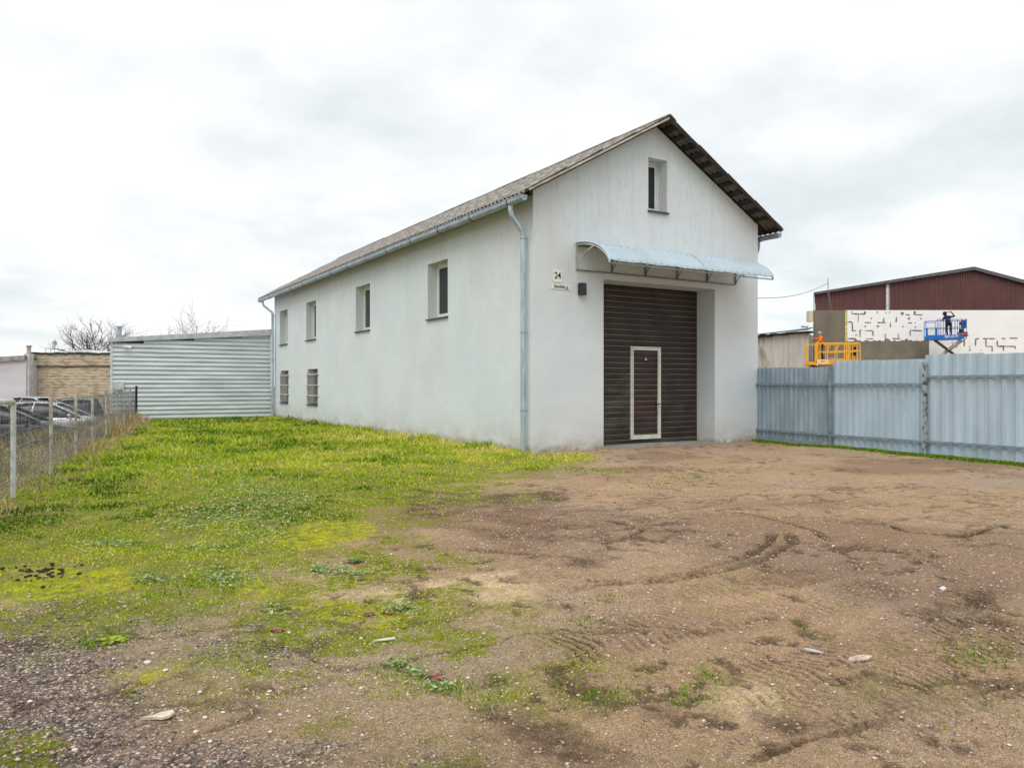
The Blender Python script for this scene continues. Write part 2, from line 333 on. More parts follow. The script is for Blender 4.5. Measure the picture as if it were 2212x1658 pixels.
def ground_z(x, y, fd=None):
    fd = fd or fields(x, y)
    near = sstep(np.hypot(np.maximum(np.maximum(-x, x-6.97), 0), np.maximum(np.maximum(-y, y-21.8), 0)), .1, 1.2)
    z = ((fbm(x, y, .35, 4, 1)-.5)*.10 + (fbm(x, y, 2.2, 4, 21)-.5)*.035)*(.25+.75*near)
    z = z + (fbm(x, y, 11, 3, 12)-.5)*(.012+.02*fd['grass']) + fd['dz']
    z = z + (fbm(x, y, 45, 2, 77)-.5)*.012*(1-.6*fd['sand'])
    out = (x-FLA.x)*FLN.x + (y-FLA.y)*FLN.y          # metres beyond the wire fence
    z = z - .62*sstep(out, .3, 6.5)
    fr = -(y+.0)*.0
    return z

# ------------------------------------------------------------------ ground
def ground_material():
    m = bpy.data.materials.new("yard_soil"); m.use_nodes = True; nt = m.node_tree; N = nt.nodes; L = nt.links
    b = N["Principled BSDF"]; b.inputs["Roughness"].default_value = .95; b.inputs["Specular IOR Level"].default_value = .04
    tc = N.new("ShaderNodeTexCoord")
    def nz(scale, det=4, rough=.6, lo=.3, hi=.7):
        n = N.new("ShaderNodeTexNoise"); n.inputs["Scale"].default_value = scale; n.inputs["Detail"].default_value = det; n.inputs["Roughness"].default_value = rough
        L.new(tc.outputs["Object"], n.inputs["Vector"])
        r = N.new("ShaderNodeMapRange"); r.inputs[1].default_value = lo; r.inputs[2].default_value = hi; L.new(n.outputs[0], r.inputs[0]); return r.outputs[0]
    def at(n):
        a = N.new("ShaderNodeAttribute"); a.attribute_name = n; return a.outputs["Fac"]
    def mth(op, a, c):
        x = N.new("ShaderNodeMath"); x.operation = op; x.use_clamp = True
        for i, v in enumerate((a, c)):
            if isinstance(v, (float, int)): x.inputs[i].default_value = v
            else: L.new(v, x.inputs[i])
        return x.outputs[0]
    def mix(f, a, c, bt='MIX'):
        x = N.new("ShaderNodeMixRGB"); x.blend_type = bt
        if isinstance(f, (float, int)): x.inputs[0].default_value = f
        else: L.new(f, x.inputs[0])
        for i, v in ((1, a), (2, c)):
            if isinstance(v, tuple): x.inputs[i].default_value = (*v, 1)
            else: L.new(v, x.inputs[i])
        return x.outputs[0]
    c = mix(nz(1.1, 5), (.60, .42, .265), (.43, .30, .20))
    c = mix(mth('MULTIPLY', nz(.33, 3, .5, .45, .7), .85), c, (.50, .395, .325))
    c = mix(mth('MULTIPLY', nz(9, 5, .65, .45, .8), .65), c, (.31, .215, .135))
    c = mix(mth('MULTIPLY', nz(2.6, 5, .6, .48, .7), .55), c, (.40, .33, .16))              # thin algae film
    c = mix(mth('MULTIPLY', at("damp"), .78), c, (.215, .138, .098))
    c = mix(at("sand"), c, (.86, .66, .42))
    vor = N.new("ShaderNodeTexVoronoi"); vor.inputs["Scale"].default_value = 85; L.new(tc.outputs["Object"], vor.inputs["Vector"])
    hsv = N.new("ShaderNodeSeparateColor"); L.new(vor.outputs["Color"], hsv.inputs[0])
    sr = N.new("ShaderNodeValToRGB"); L.new(hsv.outputs[0], sr.inputs[0]); cr = sr.color_ramp; cr.interpolation = 'CONSTANT'
    cr.elements[0].position = 0; cr.elements[0].color = (.11, .095, .092, 1); cr.elements[1].position = .88; cr.elements[1].color = (.72, .66, .58, 1)
    for p, k in ((.25, (.20, .165, .16)), (.5, (.30, .225, .205)), (.7, (.42, .31, .25))):
        e = cr.elements.new(p); e.color = (*k, 1)
    c = mix(mth('MULTIPLY', at("gravel"), .92), c, sr.outputs[0])
    c = mix(mth('MULTIPLY', nz(14, 4, .6, .52, .72), .5), c, sr.outputs[0])                    # scattered grit
    mossc = mix(nz(26, 4, .7), (.13, .17, .012), (.31, .36, .02))
    c = mix(mth('MULTIPLY', at("moss"), nz(17, 4, .7, .30, .52)), c, mossc)
    c = mix(mth('MULTIPLY', at("grass"), .85), c, mix(nz(3, 4), (.16, .19, .03), (.33, .34, .06)))
    c = mix(mth('MULTIPLY', at("bright"), nz(9, 6, .75, .42, .60)), c, mix(nz(40), (.36, .42, .015), (.62, .60, .03)))
    c = mix(mth('MULTIPLY', at("track_cavity"), mth('MULTIPLY', nz(38, 3, .6, .30, .46), 1.0)), c, (.10, .070, .048))
    spk = nz(150, 3, .85, .40, .60)
    c = mix(.95, c, mix(spk, (.46, .42, .38), (1.32, 1.31, 1.30)), 'MULTIPLY')
    c = mix(.55, c, mix(nz(44, 4, .75, .36, .6), (.52, .48, .44), (1.15, 1.15, 1.15)), 'MULTIPLY')
    L.new(c, b.inputs["Base Color"])
    n2 = N.new("ShaderNodeTexNoise"); n2.inputs["Scale"].default_value = 70; n2.inputs["Detail"].default_value = 6; n2.inputs["Roughness"].default_value = .75; L.new(tc.outputs["Object"], n2.inputs["Vector"])
    bp = N.new("ShaderNodeBump"); bp.inputs["Strength"].default_value = .9; bp.inputs["Distance"].default_value = .018; L.new(n2.outputs[0], bp.inputs["Height"]); L.new(bp.outputs[0], b.inputs["Normal"])
    return m
soil = ground_material()
def np_mesh(name, V, Fc, k, mats, smooth=False):
    me = bpy.data.meshes.new(name); nF = len(Fc)
    me.vertices.add(len(V)); me.vertices.foreach_set("co", V.astype(np.float32).ravel())
    me.loops.add(nF*k); me.loops.foreach_set("vertex_index", Fc.astype(np.int32).ravel())
    me.polygons.add(nF); me.polygons.foreach_set("loop_start", np.arange(0, nF*k, k, dtype=np.int32))
    for m in (mats if isinstance(mats, list) else [mats]): me.materials.append(m)
    me.update(calc_edges=True); me.validate()
    if smooth: me.polygons.foreach_set("use_smooth", np.ones(nF, bool))
    return me
def set_attr(me, name, arr):
    a = me.attributes.new(name, 'FLOAT', 'POINT'); a.data.foreach_set("value", arr.astype(np.float32))
def build_ground():
    r = np.concatenate([np.geomspace(.5, 2.4, 60)[:-1], np.geomspace(2.4, 13, 620)[:-1], np.geomspace(13, 75, 230)])
    t = np.concatenate([np.linspace(-R(85), -R(40), 70)[:-1], np.linspace(-R(40), R(40), 580)[:-1], np.linspace(R(40), R(85), 70)])
    RR, TT = np.meshgrid(r, t, indexing='ij')
    dx = RR*np.sin(TT); dy = RR*np.cos(TT)
    X = CAM.x + RT.x*dx + FW.x*dy; Y = CAM.y + RT.y*dx + FW.y*dy
    X = X.ravel(); Y = Y.ravel(); fd = fields(X, Y); Z = ground_z(X, Y, fd)
    n, k = len(r), len(t); idx = np.arange(n*k).reshape(n, k)
    Fc = np.stack([idx[:-1, :-1], idx[:-1, 1:], idx[1:, 1:], idx[1:, :-1]], -1).reshape(-1, 4)[:, ::-1]
    me = np_mesh("ground", np.stack([X, Y, Z], 1), Fc, 4, soil, True)
    for a in ("grass", "moss", "gravel", "bright", "sand", "track_cavity", "damp"): set_attr(me, a, fd[a])
    link("ground", me, kind="structure")
    far = MB().quad((-900, -900, -.75), (900, -900, -.75), (900, 1200, -.75), (-900, 1200, -.75))
    o = far.build("terrain", mat("terrain_soil", (.26, .24, .13), .95, scale=.05), kind="structure")
build_ground()

# ------------------------------------------------------------------ warehouse
W, LN, EZ, AZ = 6.971, 21.754, 5.62, 7.575
wh = thing("warehouse", "long pale plastered warehouse with gable front, brown garage door and corrugated roof", "building")
def wall_cells(mb, along, top, holes, put, depth):
    """rectangular holes (a0,a1,z0,z1) in a wall; put(a,z,d) gives a point d metres inside the face"""
    br = sorted(set([along[0], along[1]] + [h[0] for h in holes] + [h[1] for h in holes] + ([W/2] if top(0) != top(W/2) else [])))
    for a0, a1 in zip(br[:-1], br[1:]):
        zs = sorted([(h[2], h[3]) for h in holes if h[0] <= a0 and h[1] >= a1])
        z = -.5
        for h0, h1 in zs:
            mb.quad(put(a0, z, 0), put(a1, z, 0), put(a1, h0, 0), put(a0, h0, 0)) if h0 > z else None
            z = h1
        mb.quad(put(a0, z, 0), put(a1, z, 0), put(a1, top(a1), 0), put(a0, top(a0), 0))
    for (a0, a1, z0, z1), dp in zip(holes, depth):
        mb.quad(put(a0, z0, 0), put(a0, z0, dp), put(a0, z1, dp), put(a0, z1, 0))
        mb.quad(put(a1, z0, 0), put(a1, z1, 0), put(a1, z1, dp), put(a1, z0, dp))
        mb.quad(put(a0, z1, 0), put(a0, z1, dp), put(a1, z1, dp), put(a1, z1, 0))
        mb.quad(put(a0, z0, 0), put(a1, z0, 0), put(a1, z0, dp), put(a0, z0, dp))
up_w = [(4.08, 5.31), (9.68, 11.0), (15.46, 16.76), (19.54, 20.82)]; lo_w = [(15.24, 16.57), (19.40, 20.68)]
side_holes = [(a, b, 3.24, 4.73) for a, b in up_w] + [(a, b, .70, 2.08) for a, b in lo_w]
m1 = MB(); wall_cells(m1, (0, LN), lambda a: EZ, side_holes, lambda a, z, d: (d, a, z), [.42]*6)
me = m1.mesh("wall", plaster, fix=False); link("wall", me, wh)
gz = lambda a: EZ + (AZ-EZ)*(1-abs(a-W/2)/(W/2))
GH = (1.90, 5.41, -.02, 3.85); GW = (3.23, 3.82, 5.57, 6.82)
m1 = MB(); wall_cells(m1, (0, W), gz, [GH, GW], lambda a, z, d: (a, d, z), [.62, .40]); link("wall", m1.mesh("wall", plaster, fix=False), wh)
m1 = MB(); m1.quad((W, 0, -.5), (W, LN, -.5), (W, LN, EZ), (W, 0, EZ)); link("wall", m1.mesh("wall", plaster, fix=False), wh)
m1 = MB(); m1.add([(0, LN, -.5), (W, LN, -.5), (W, LN, EZ), (W/2, LN, AZ), (0, LN, EZ)], [(0, 1, 2, 3, 4)]); link("wall", m1.mesh("wall", plaster, fix=False), wh)
# windows (frame mesh, with pane, sill and grille as its pieces)
def window(a0, a1, z0, z1, put, rec, grille=False, mull=False):
    def bxp(mb, A0, A1, Z0, Z1, D0, D1):
        vs = [put(a, z, d) for a in (A0, A1) for d in (D0, D1) for z in (Z0, Z1)]
        mb.add(vs, [(0, 1, 3, 2), (4, 6, 7, 5), (0, 4, 5, 1), (2, 3, 7, 6), (0, 2, 6, 4), (1, 5, 7, 3)])
    f = MB(); w = .055
    a0 += .004; a1 -= .004; z0 += .03; z1 -= .004
    bxp(f, a0, a1, z0, z0+w, rec, rec+.06); bxp(f, a0, a1, z1-w, z1, rec, rec+.06)
    bxp(f, a0, a0+w, z0+w, z1-w, rec, rec+.06); bxp(f, a1-w, a1, z0+w, z1-w, rec, rec+.06)
    w2 = .05; b0, b1, c0, c1 = a0+w+.004, a1-w-.004, z0+w+.004, z1-w-.004
    bxp(f, b0, b1, c0, c0+w2, rec+.012, rec+.05); bxp(f, b0, b1, c1-w2, c1, rec+.012, rec+.05)
    bxp(f, b0, b0+w2, c0+w2, c1-w2, rec+.012, rec+.05); bxp(f, b1-w2, b1, c0+w2, c1-w2, rec+.012, rec+.05)
    fo = f.build("window", white_pvc, wh)
    p = MB(); bxp(p, b0+.01, b1-.01, c0+.01, c1-.01, rec+.028, rec+.036); p.build("pane", dark_glass, fo)
    s = MB(); e = .03
    vs = [put(a0-e, z0-.03+dz, d) if True else 0 for a0_ in (0,) for (d, dz) in ()]
    A = [(-.06, -.045), (-.06, -.005), (rec+.0, .028), (rec, .0)]
    n = 4; vs = [put(a0-e if d < 0 else a0, z0-.03+dz, d) for d, dz in A] + [put(a1+e if d < 0 else a1, z0-.03+dz, d) for d, dz in A]
    s.add(vs, [(i, (i+1) % n, n+(i+1) % n, n+i) for i in range(n)] + [(3, 2, 1, 0), (4, 5, 6, 7)]); s.build("sill", sill_metal, fo)
    if grille:
        fo.data.materials[0] = mat("grey_frame", (.22, .22, .21), .6, var=.1)
        g = MB(); nb = 9; cb = MB()
        for i in range(nb):
            a = a0+.04+(a1-a0-.08)*i/(nb-1); g.tube(put(a, z0+.0, -.02), put(a, z1-.10, -.02), .009, 6)
        for zz in (z0+.30, z0+.70, z0+1.12):
            bxp(cb, a0-.17, a1+.12, zz, zz+.036, -.050, -.025)
            for aa in (a0-.17, a1+.09): bxp(cb, aa, aa+.03, zz+.002, zz+.034, -.0249, .005)
        g.build("grille", mat("grille_steel", (.30, .29, .26), .6, var=.2, scale=8), fo); cb.build("crossbars", mat("crossbar_pale", (.62, .60, .52), .6, var=.15, scale=8), fo)
for a, b in up_w: window(a, b, 3.24, 4.73, lambda a, z, d: (d, a, z), .275)
for a, b in lo_w: window(a, b, .70, 2.08, lambda a, z, d: (d, a, z), .25, True)
window(GW[0], GW[1], GW[2], GW[3], lambda a, z, d: (a, d, z), .30)
# garage door
gd = MB().box(GH[0]-.1, GH[1]+.1, .6345, .68, -.05, 3.95).build("garage_door", seam_m, wh)
NS = 29; SH = 3.85/NS
wk0 = on(1361, 746, 1, .6); wk1 = on(1427, 948, 1, .6); wkb = on(1366, 948, 1, .6)
WX0, WX1, WZ0, WZ1 = wk0.x+.02, wk1.x, SH, round(wk0.z/SH)*SH
def slat(x0, x1, z0, z1, m_):
    s = MB(); g = .0075
    s.prism([(.630, z0+g), (.622, z0+g+.014), (.617, (z0+z1)/2), (.622, z1-g-.014), (.630, z1-g), (.6375, z1-g), (.6375, z0+g)], 0, x0, x1)
    return s.build("slat", m_, gd)
FRW = .085
for i in range(NS):
    z0, z1 = i*SH, (i+1)*SH
    segs = [(GH[0], GH[1])]
    if z1 > WZ0 and z0 < WZ1:
        if z0 >= WZ0-.02 and z1 <= WZ1+.02: segs = [(GH[0], WX0-.004), (WX0+FRW+.004, WX1-FRW-.004), (WX1+.004, GH[1])]
        else: segs = [(GH[0], WX0-.004), (WX1+.004, GH[1])]
    for j, (a, b) in enumerate(segs): slat(a, b, z0, z1, door_red if (len(segs) == 3 and j == 1) else (door_dusty if (j == 0 and i < 13) else door_m))
f = MB()
f.box(WX0, WX1, .588, .637, WZ1-FRW, WZ1); f.box(WX0, WX1, .588, .637, WZ0, WZ0+FRW+.02)
f.box(WX0, WX0+FRW, .588, .637, WZ0+FRW+.02, WZ1-FRW); f.box(WX1-FRW, WX1, .588, .637, WZ0+FRW+.02, WZ1-FRW)
f.box(WX0+.035, WX0+.040, .5855, .588, WZ0+.03, WZ1-.03, 1); f.box(WX0+.04, WX1-.03, .5855, .588, WZ1-.035, WZ1-.03, 1)
f.build("wicket_door_frame", [cream, rubber], gd)
hz_ = on(1418, 872, 1, .6).z; hx = WX1-FRW+.0
h = MB(); h.box(hx-.045, hx+.0, .575, .587, hz_-.19, hz_+.11); h.build("lock_plate", mat("aluminium", (.6, .6, .58), .4, .5), gd)
h = MB(); h.tube((hx-.02, .575, hz_), (hx-.02, .53, hz_), .011); h.tube((hx+.03, .53, hz_), (hx-.11, .53, hz_-.003), .011); h.build("handle", black_steel, gd)
h = MB(); h.box((WX0+WX1)/2-.035, (WX0+WX1)/2+.035, .598, .6035, WZ1-.33, WZ1-.29); h.build("sticker", mat("sticker_white", (.7, .72, .75), .5), gd)
h = MB(); h.box((WX0+WX1)/2-.03, (WX0+WX1)/2+.03, .598, .6035, WZ1-.26, WZ1-.235); h.build("sticker", mat("sticker_faded", (.16, .13, .13), .6), gd)
MB().box(GH[0]+.01, GH[1]-.01, -.05, .60, -.3, .035).build("threshold", concrete, wh)
# roof: corrugated sheets
SL = (AZ-EZ)/(W/2); ANG = math.atan(SL); RZ = 7.695; RX = W/2
roof_deck = MB()
Y0, Y1 = -.44, 22.85
for sgn in (-1, 1):
    ca, sa_ = cos(ANG), sin(ANG)
    def P(t, n, y): return (RX + sgn*(t*ca + n*sa_), y, RZ - t*sa_ + n*ca)
    vs = [P(t, n, y) for y in (0.05, LN-.05) for t, n in ((.02, -.075), (4.05, -.075), (4.05, -.11), (.02, -.11))]
    roof_deck.add(vs, [(i, (i+1) % 4, 4+(i+1) % 4, 4+i) for i in range(4)] + [(3, 2, 1, 0), (4, 5, 6, 7)])
rf = roof_deck.build("roof", old_wood, wh)
def sheet_mesh(width, length):
    mb = MB(); per = .158; nw = max(1, round(width/per)); seg = nw*8; V = []
    for layer, off in ((0, 0), (1, -.007)):
        for j in range(2):
            for i in range(seg+1):
                V.append((i/seg*width, j*length, .031*cos(2*pi*i/8)+off))
    s1 = seg+1; Fc = []
    for i in range(seg):
        Fc.append((i, i+1, s1+i+1, s1+i)); Fc.append((2*s1+i, 3*s1+i, 3*s1+i+1, 2*s1+i+1))
        Fc.append((s1+i, s1+i+1, 3*s1+i+1, 3*s1+i)); Fc.append((i, 2*s1+i, 2*s1+i+1, i+1))
    Fc += [(0, s1, 3*s1, 2*s1), (seg, 2*s1+seg, 3*s1+seg, s1+seg)]
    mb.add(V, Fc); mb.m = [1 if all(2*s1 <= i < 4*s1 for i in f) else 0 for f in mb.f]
    return mb.mesh("roof_sheet", [asbestos, mat("asbestos_shaded_underside", (.20, .165, .135), .95, col2=(.10, .085, .07), scale=6)], True)  # second material is the same sheet with underside shade painted into its colour
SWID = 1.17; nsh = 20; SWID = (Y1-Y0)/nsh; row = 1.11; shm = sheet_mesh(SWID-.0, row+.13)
for sgn in (-1, 1):
    for j in range(4):
        for i in range(nsh):
            t0 = .01 + j*row - (.0 if j == 0 else .03)
            b = Vector((sgn*cos(ANG), 0, -sin(ANG))); a = Vector((0, 1, 0)); n = Vector((sgn*sin(ANG), 0, cos(ANG)))
            lift = .034 if True else 0
            tilt = -.026
            b2 = (b + n*tilt).normalized(); n2 = (n - b*tilt).normalized()
            o3 = Vector((RX, Y0 + i*SWID + random.uniform(-.004, .004), RZ)) + b*t0 + n*(-.012 + .018 + random.uniform(0, .008)) 
            if j == 0: o3 += b*.0
            ax = a; 
            Mx = Matrix(((ax.x, b2.x, n2.x, o3.x), (ax.y, b2.y, n2.y, o3.y), (ax.z, b2.z, n2.z, o3.z), (0, 0, 0, 1)))
            Mx = Mx @ Matrix.Rotation(random.uniform(-.006, .006), 4, 'Z')
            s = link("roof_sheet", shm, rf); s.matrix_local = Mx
rc = MB()
ncap = 12; cl = (Y1-Y0+.06)/ncap
for i in range(ncap):
    y0 = Y0-.03+i*cl; prof = []
    k = MB(); off = .01*(i % 2)
    k.prism([(RX-.20, RZ-.070+off), (RX-.06, RZ+.030+off), (RX, RZ+.050+off), (RX+.06, RZ+.030+off), (RX+.20, RZ-.070+off), (RX+.19, RZ-.09+off), (RX, RZ+.025+off), (RX-.19, RZ-.09+off)], 1, y0, y0+cl+.03)
    k.build("ridge_cap", ridge_m, rf)
for sgn in (-1, 1):
    for t in [.30, .62, .98, 1.30, 1.66, 2.08, 2.44, 2.82, 3.20, 3.58, 3.92]:
        k = MB(); ca, sa_ = cos(ANG), sin(ANG); yy = Y0+.03+random.uniform(0, .03)
        def P(t, n, y): return (RX + sgn*(t*ca + n*sa_), y, RZ - t*sa_ + n*ca)
        w_ = random.choice((.05, .06, .075)); 
        vs = [P(a, n, y) for y in (yy, Y1-.05) for a, n in ((t-w_, -.024), (t+w_, -.024), (t+w_, -.072), (t-w_, -.072))]
        k.add(vs, [(i, (i+1) % 4, 4+(i+1) % 4, 4+i) for i in range(4)] + [(3, 2, 1, 0), (4, 5, 6, 7)]); k.build("purlin", old_wood, rf)
    def P(t, n, y): return (RX + sgn*(t*cos(ANG) + n*sin(ANG)), y, RZ - t*sin(ANG) + n*cos(ANG))
    ys = ((Y0-.022, Y0+.0) if sgn > 0 else (Y0-.02, Y0-.004))
    hh = (-.10, .0) if sgn > 0 else (-.055, -.012)
    k = MB(); vs = [P(a, n, y) for y in ys for a, n in ((.02, hh[0]), (.02, hh[1]), (4.46, hh[1]), (4.46, hh[0]))]
    k.add(vs, [(i, (i+1) % 4, 4+(i+1) % 4, 4+i) for i in range(4)] + [(3, 2, 1, 0), (4, 5, 6, 7)])
    k.build("verge_board", old_wood if sgn > 0 else verge_m, rf)
    xe = RX + sgn*3.80; ze = RZ - SL*3.80
    k = MB(); vs = []
    k.box(min(xe, xe+sgn*.02), max(xe, xe+sgn*.02), Y0+.05, Y1-.05, ze-.15, ze-.05); k.build("fascia", old_wood, rf)
    k = MB(); xi = (0 if sgn < 0 else W); zi = EZ
    vs = [(xi+sgn*.003, .01, zi-.10), (xe, .01, ze-.15), (xe, .01, ze-.13), (xi+sgn*.003, .01, zi-.08)]
    vs += [(x, Y1-.1, z) for x, y, z in vs]
    k.add(vs, [(i, (i+1) % 4, 4+(i+1) % 4, 4+i) for i in range(4)] + [(3, 2, 1, 0), (4, 5, 6, 7)]); k.build("soffit", old_wood, rf)
# gutters
def gutter(sgn, x, z, y0, y1):
    r = .075; seg = 9; prof = []
    for i in range(seg+1):
        a = pi*i/seg; prof.append((x - cos(a)*r, z - max(0, sin(a))**.6*r*1.65))
    prof2 = [(x - cos(pi*i/seg)*(r-.006), z - max(0, sin(pi*i/seg))**.6*(r-.006)*1.65) for i in range(seg, -1, -1)]
    g = MB(); g.prism(prof + prof2, 1, y0, y1)
    for y in (y0-.004, y1): g.prism(prof, 1, y, y+.004)
    ox = x + (-1 if sgn < 0 else 1)*r
    g.tube((ox, y0, z+.004), (ox, y1, z+.004), .010, 6)
    go = g.build("gutter", zinc, wh, False)
    n = 14
    for i in range(n):
        yy = y0+.6+(y1-y0-1.0)*i/(n-1); b = MB()
        pr = [(x - cos(pi*k/seg)*(r+.006), z - max(0, sin(pi*k/seg))**.6*(r+.006)*1.65) for k in range(seg+1)]; pr2 = [(x - cos(pi*k/seg)*(r+.001), z - max(0, sin(pi*k/seg))**.6*(r+.001)*1.65) for k in range(seg, -1, -1)]
        b.prism(pr+pr2, 1, yy, yy+.025); b.build("bracket", black_steel, go)
    return go
gutter(-1, -.43, 5.40, -.34, 22.82)
gutter(1, W+.43, 5.40, -.34, 22.82)
def downpipe(x, y, gx, gy, gz_):
    d = MB(); r = .058
    d.tube((x, y, .02), (x, y, 4.62), r, 14)
    o = d.build("downpipe", zinc_pipe, wh, False)
    e = MB(); e.path([(gx, gy, gz_), (gx, gy, gz_-.14), (gx+(x-gx)*.10, gy+(y-gy)*.1, gz_-.24), (gx+(x-gx)*.9, gy+(y-gy)*.9, 4.76), (x, y, 4.66), (x, y, 4.58)], .054, 12)
    e.build("elbow", zinc_pipe, o)
    for z in (4.60, 2.58, .9):
        c = MB(); c.tube((x, y, z-.018), (x, y, z+.018), r+.007, 14); c.tube((x, y, z), (x+(.12 if x < 3 else -.12), y, z), .008, 6); c.build("clamp", zinc, o)
downpipe(-.125, .20, -.415, .24, 5.32)
downpipe(-.125, 21.60, -.415, 22.25, 5.32)
downpipe(W+.125, .30, W+.415, .35, 5.29)
# awning over the door
aw = MB()
CX0, CX1, CD, CZ0, CZ1 = 1.13, 6.13, 1.2, 4.0, 4.54
def arc(k, n=14):   # profile of the awning sheet from the wall to its front edge
    a = k/n; th = a*R(78); return (-CD*sin(th)/sin(R(78)), CZ0 + .01 + (CZ1-CZ0)*(cos(th)-cos(R(78)))/(1-cos(R(78))))
poly_m = mat("polycarbonate", (.43, .53, .59), .42, var=.05, scale=1.2, spec=.5)
fr_m = mat("awning_frame", (.20, .24, .26), .5, .2)
fr_l = mat("awning_frame_pale", (.46, .52, .52), .5, .1)
V = []; n = 14; cols = 60
for i in range(cols+1):
    x = CX0-.02 + (CX1-CX0+.06)*i/cols
    for k in range(n+1):
        y, z = arc(k, n); wv = .006*sin(x*7.3+k*.4)+.004*sin(x*17); V.append((x, y, z+.050+wv*(k/n)))
    for k in range(n+1):
        y, z = arc(k, n); wv = .006*sin(x*7.3+k*.4)+.004*sin(x*17); V.append((x, y, z+.043+wv*(k/n)))
s = 2*(n+1); Fc = []
for i in range(cols):
    for k in range(n):
        Fc.append((i*s+k, i*s+k+1, (i+1)*s+k+1, (i+1)*s+k)); Fc.append((i*s+n+1+k, (i+1)*s+n+1+k, (i+1)*s+n+2+k, i*s+n+2+k))
    Fc.append((i*s+n, i*s+2*n+1, (i+1)*s+2*n+1, (i+1)*s+n)); Fc.append((i*s, (i+1)*s, (i+1)*s+n+1, i*s+n+1))
for i in (0, cols):
    for k in range(n): Fc.append((i*s+k, i*s+k+1, i*s+n+2+k, i*s+n+1+k))
awo = MB().add(V, Fc).build("awning", poly_m, wh, True)
for j in range(6):
    x = CX0 + (CX1-CX0)*j/5; k = MB()
    k.box(x-.015, x+.015, -.035, -.004, CZ0, CZ1)
    k.path([(x, y, z) for y, z in [arc(q) for q in range(15)]], .019, 6)
    pts = []
    for q in range(9):
        t = q/8; ya, za = -.02, CZ0+.03; yb, zb = arc(6); mx = .10*sin(pi*t)
        pts.append((x, ya+(yb-ya)*t+mx*.55, za+(zb-za)*t+mx*.75))
    k.path(pts, .018 if j == 0 else .012, 6)
    yb, zb = arc(14)
    k.build("frame", fr_l if j == 0 else fr_m, awo)
for zz, yy, nm in ((CZ0, -.02, 0), (CZ1, -.02, 0)):
    MB().box(CX0+.016, CX1-.016, yy-.013, yy+.013, zz-.013, zz+.013).build("rail", fr_m, awo)
y_, z_ = arc(14); MB().box(CX0, CX1, y_+.004, y_+.03, z_-.02, z_+.004).build("rail", fr_m, awo)
y_, z_ = arc(7); MB().box(CX0, CX1, y_-.0, y_+.024, z_-.028, z_-.006).build("rail", fr_m, awo)
k = MB()
for j in range(26):
    x = CX0+.06+(CX1-CX0-.12)*j/25
    for q, dy in ((13.6, 0), (7, 0), (1, 0)):
        y, z = arc(q); k.tube((x, y, z+.046), (x, y-.006, z+.062), .010, 6)
k.build("rivet", mat("rivet_steel", (.25, .27, .28), .5), awo, kind="stuff")
k = MB(); xm = 3.85
pts = [arc(q) for q in range(15)]
for (a, b), (c, d) in zip(pts[:-1], pts[1:]): k.quad((xm, a, b+.062), (xm+.03, a, b+.062), (xm+.03, c, d+.062), (xm, c, d+.062))
k.build("seam_tape", mat("seam_tape", (.45, .47, .42), .6, var=.3, scale=20), awo)

# things fixed beside the door
sign_w = mat("enamel_white", (.80, .80, .76), .35, var=.03); ink = mat("sign_ink", (.012, .012, .016), .5)
sg = thing("house_number_plate", "square white house number plate reading 24 left of the garage door", "sign", (.63, -.004, 3.83))
pts = []
for cx_, cz_, a0 in ((.09, .105, 0), (-.09, .105, 90), (-.09, -.105, 180), (.09, -.105, 270)):
    for q in range(5): a = R(a0+q*22.5); pts.append((cx_+.03*cos(a), cz_+.03*sin(a)))
MB().prism(pts, 1, -.012, 0).build("plate", sign_w, sg)
t = link("lettering", text_mesh("24", .20, ink), sg, (0, -.0145, .0)); t.rotation_euler = (R(90), 0, 0); t.scale = (.86, 1, 1)
sg = thing("street_name_plate", "narrow white street name plate reading Sandelių g. below the number 24", "sign", (.73, -.004, 3.595))
MB().box(-.255, .255, -.010, 0, -.055, .055).build("plate", sign_w, sg)
t = link("lettering", text_mesh("Sandelių g.", .098, ink), sg, (0, -.0125, .004)); t.rotation_euler = (R(90), 0, 0); t.scale = (.92, 1, 1)
lp = thing("wall_lamp", "black box-shaped outdoor lamp on the wall left of the garage door", "lamp", (1.255, -.004, 3.575))
pts = [(-.085, -.12), (-.07, -.135), (.07, -.135), (.085, -.12), (.085, .12), (.07, .135), (-.07, .135), (-.085, .12)]
MB().prism(pts, 1, -.11, -.02).build("housing", mat("lamp_black", (.012, .013, .02), .3, spec=.5), lp)
MB().box(-.05, .05, -.02, 0, -.08, .08).build("mount", black_steel, lp)

# ------------------------------------------------------------------ clad hall at the end of the yard
YC = 21.76
ch = thing("clad_hall", "low hall clad in horizontal silver metal siding behind the lawn", "building", (-3.3, YC, 0))
clad = mat("silver_siding", (.66, .72, .74), .42, .25, var=.09, scale=1.5, stretch=(.3, 1, 3))
topz = lambda x: 3.36 + (x+6.61)/(6.61)*.62
body = MB(); X0, X1 = -6.61, -.16
def C_(x): return x+3.3
body.add([(C_(X0), .07, -.5), (C_(X1), .07, -.5), (C_(X1), .07, topz(X1)-.03), (C_(X0), .07, topz(X0)-.03), (C_(-5.9), 7, -.5), (C_(X1), 7, -.5), (C_(X1), 7, topz(X1)-.03), (C_(-5.9), 7, topz(X0)-.03)],
         [(0, 1, 2, 3), (0, 3, 7, 4), (1, 5, 6, 2), (4, 7, 6, 5), (3, 2, 6, 7)])
body.build("wall", mat("hall_body", (.06, .065, .07), .8), ch)
NP = 24; ph_ = .186
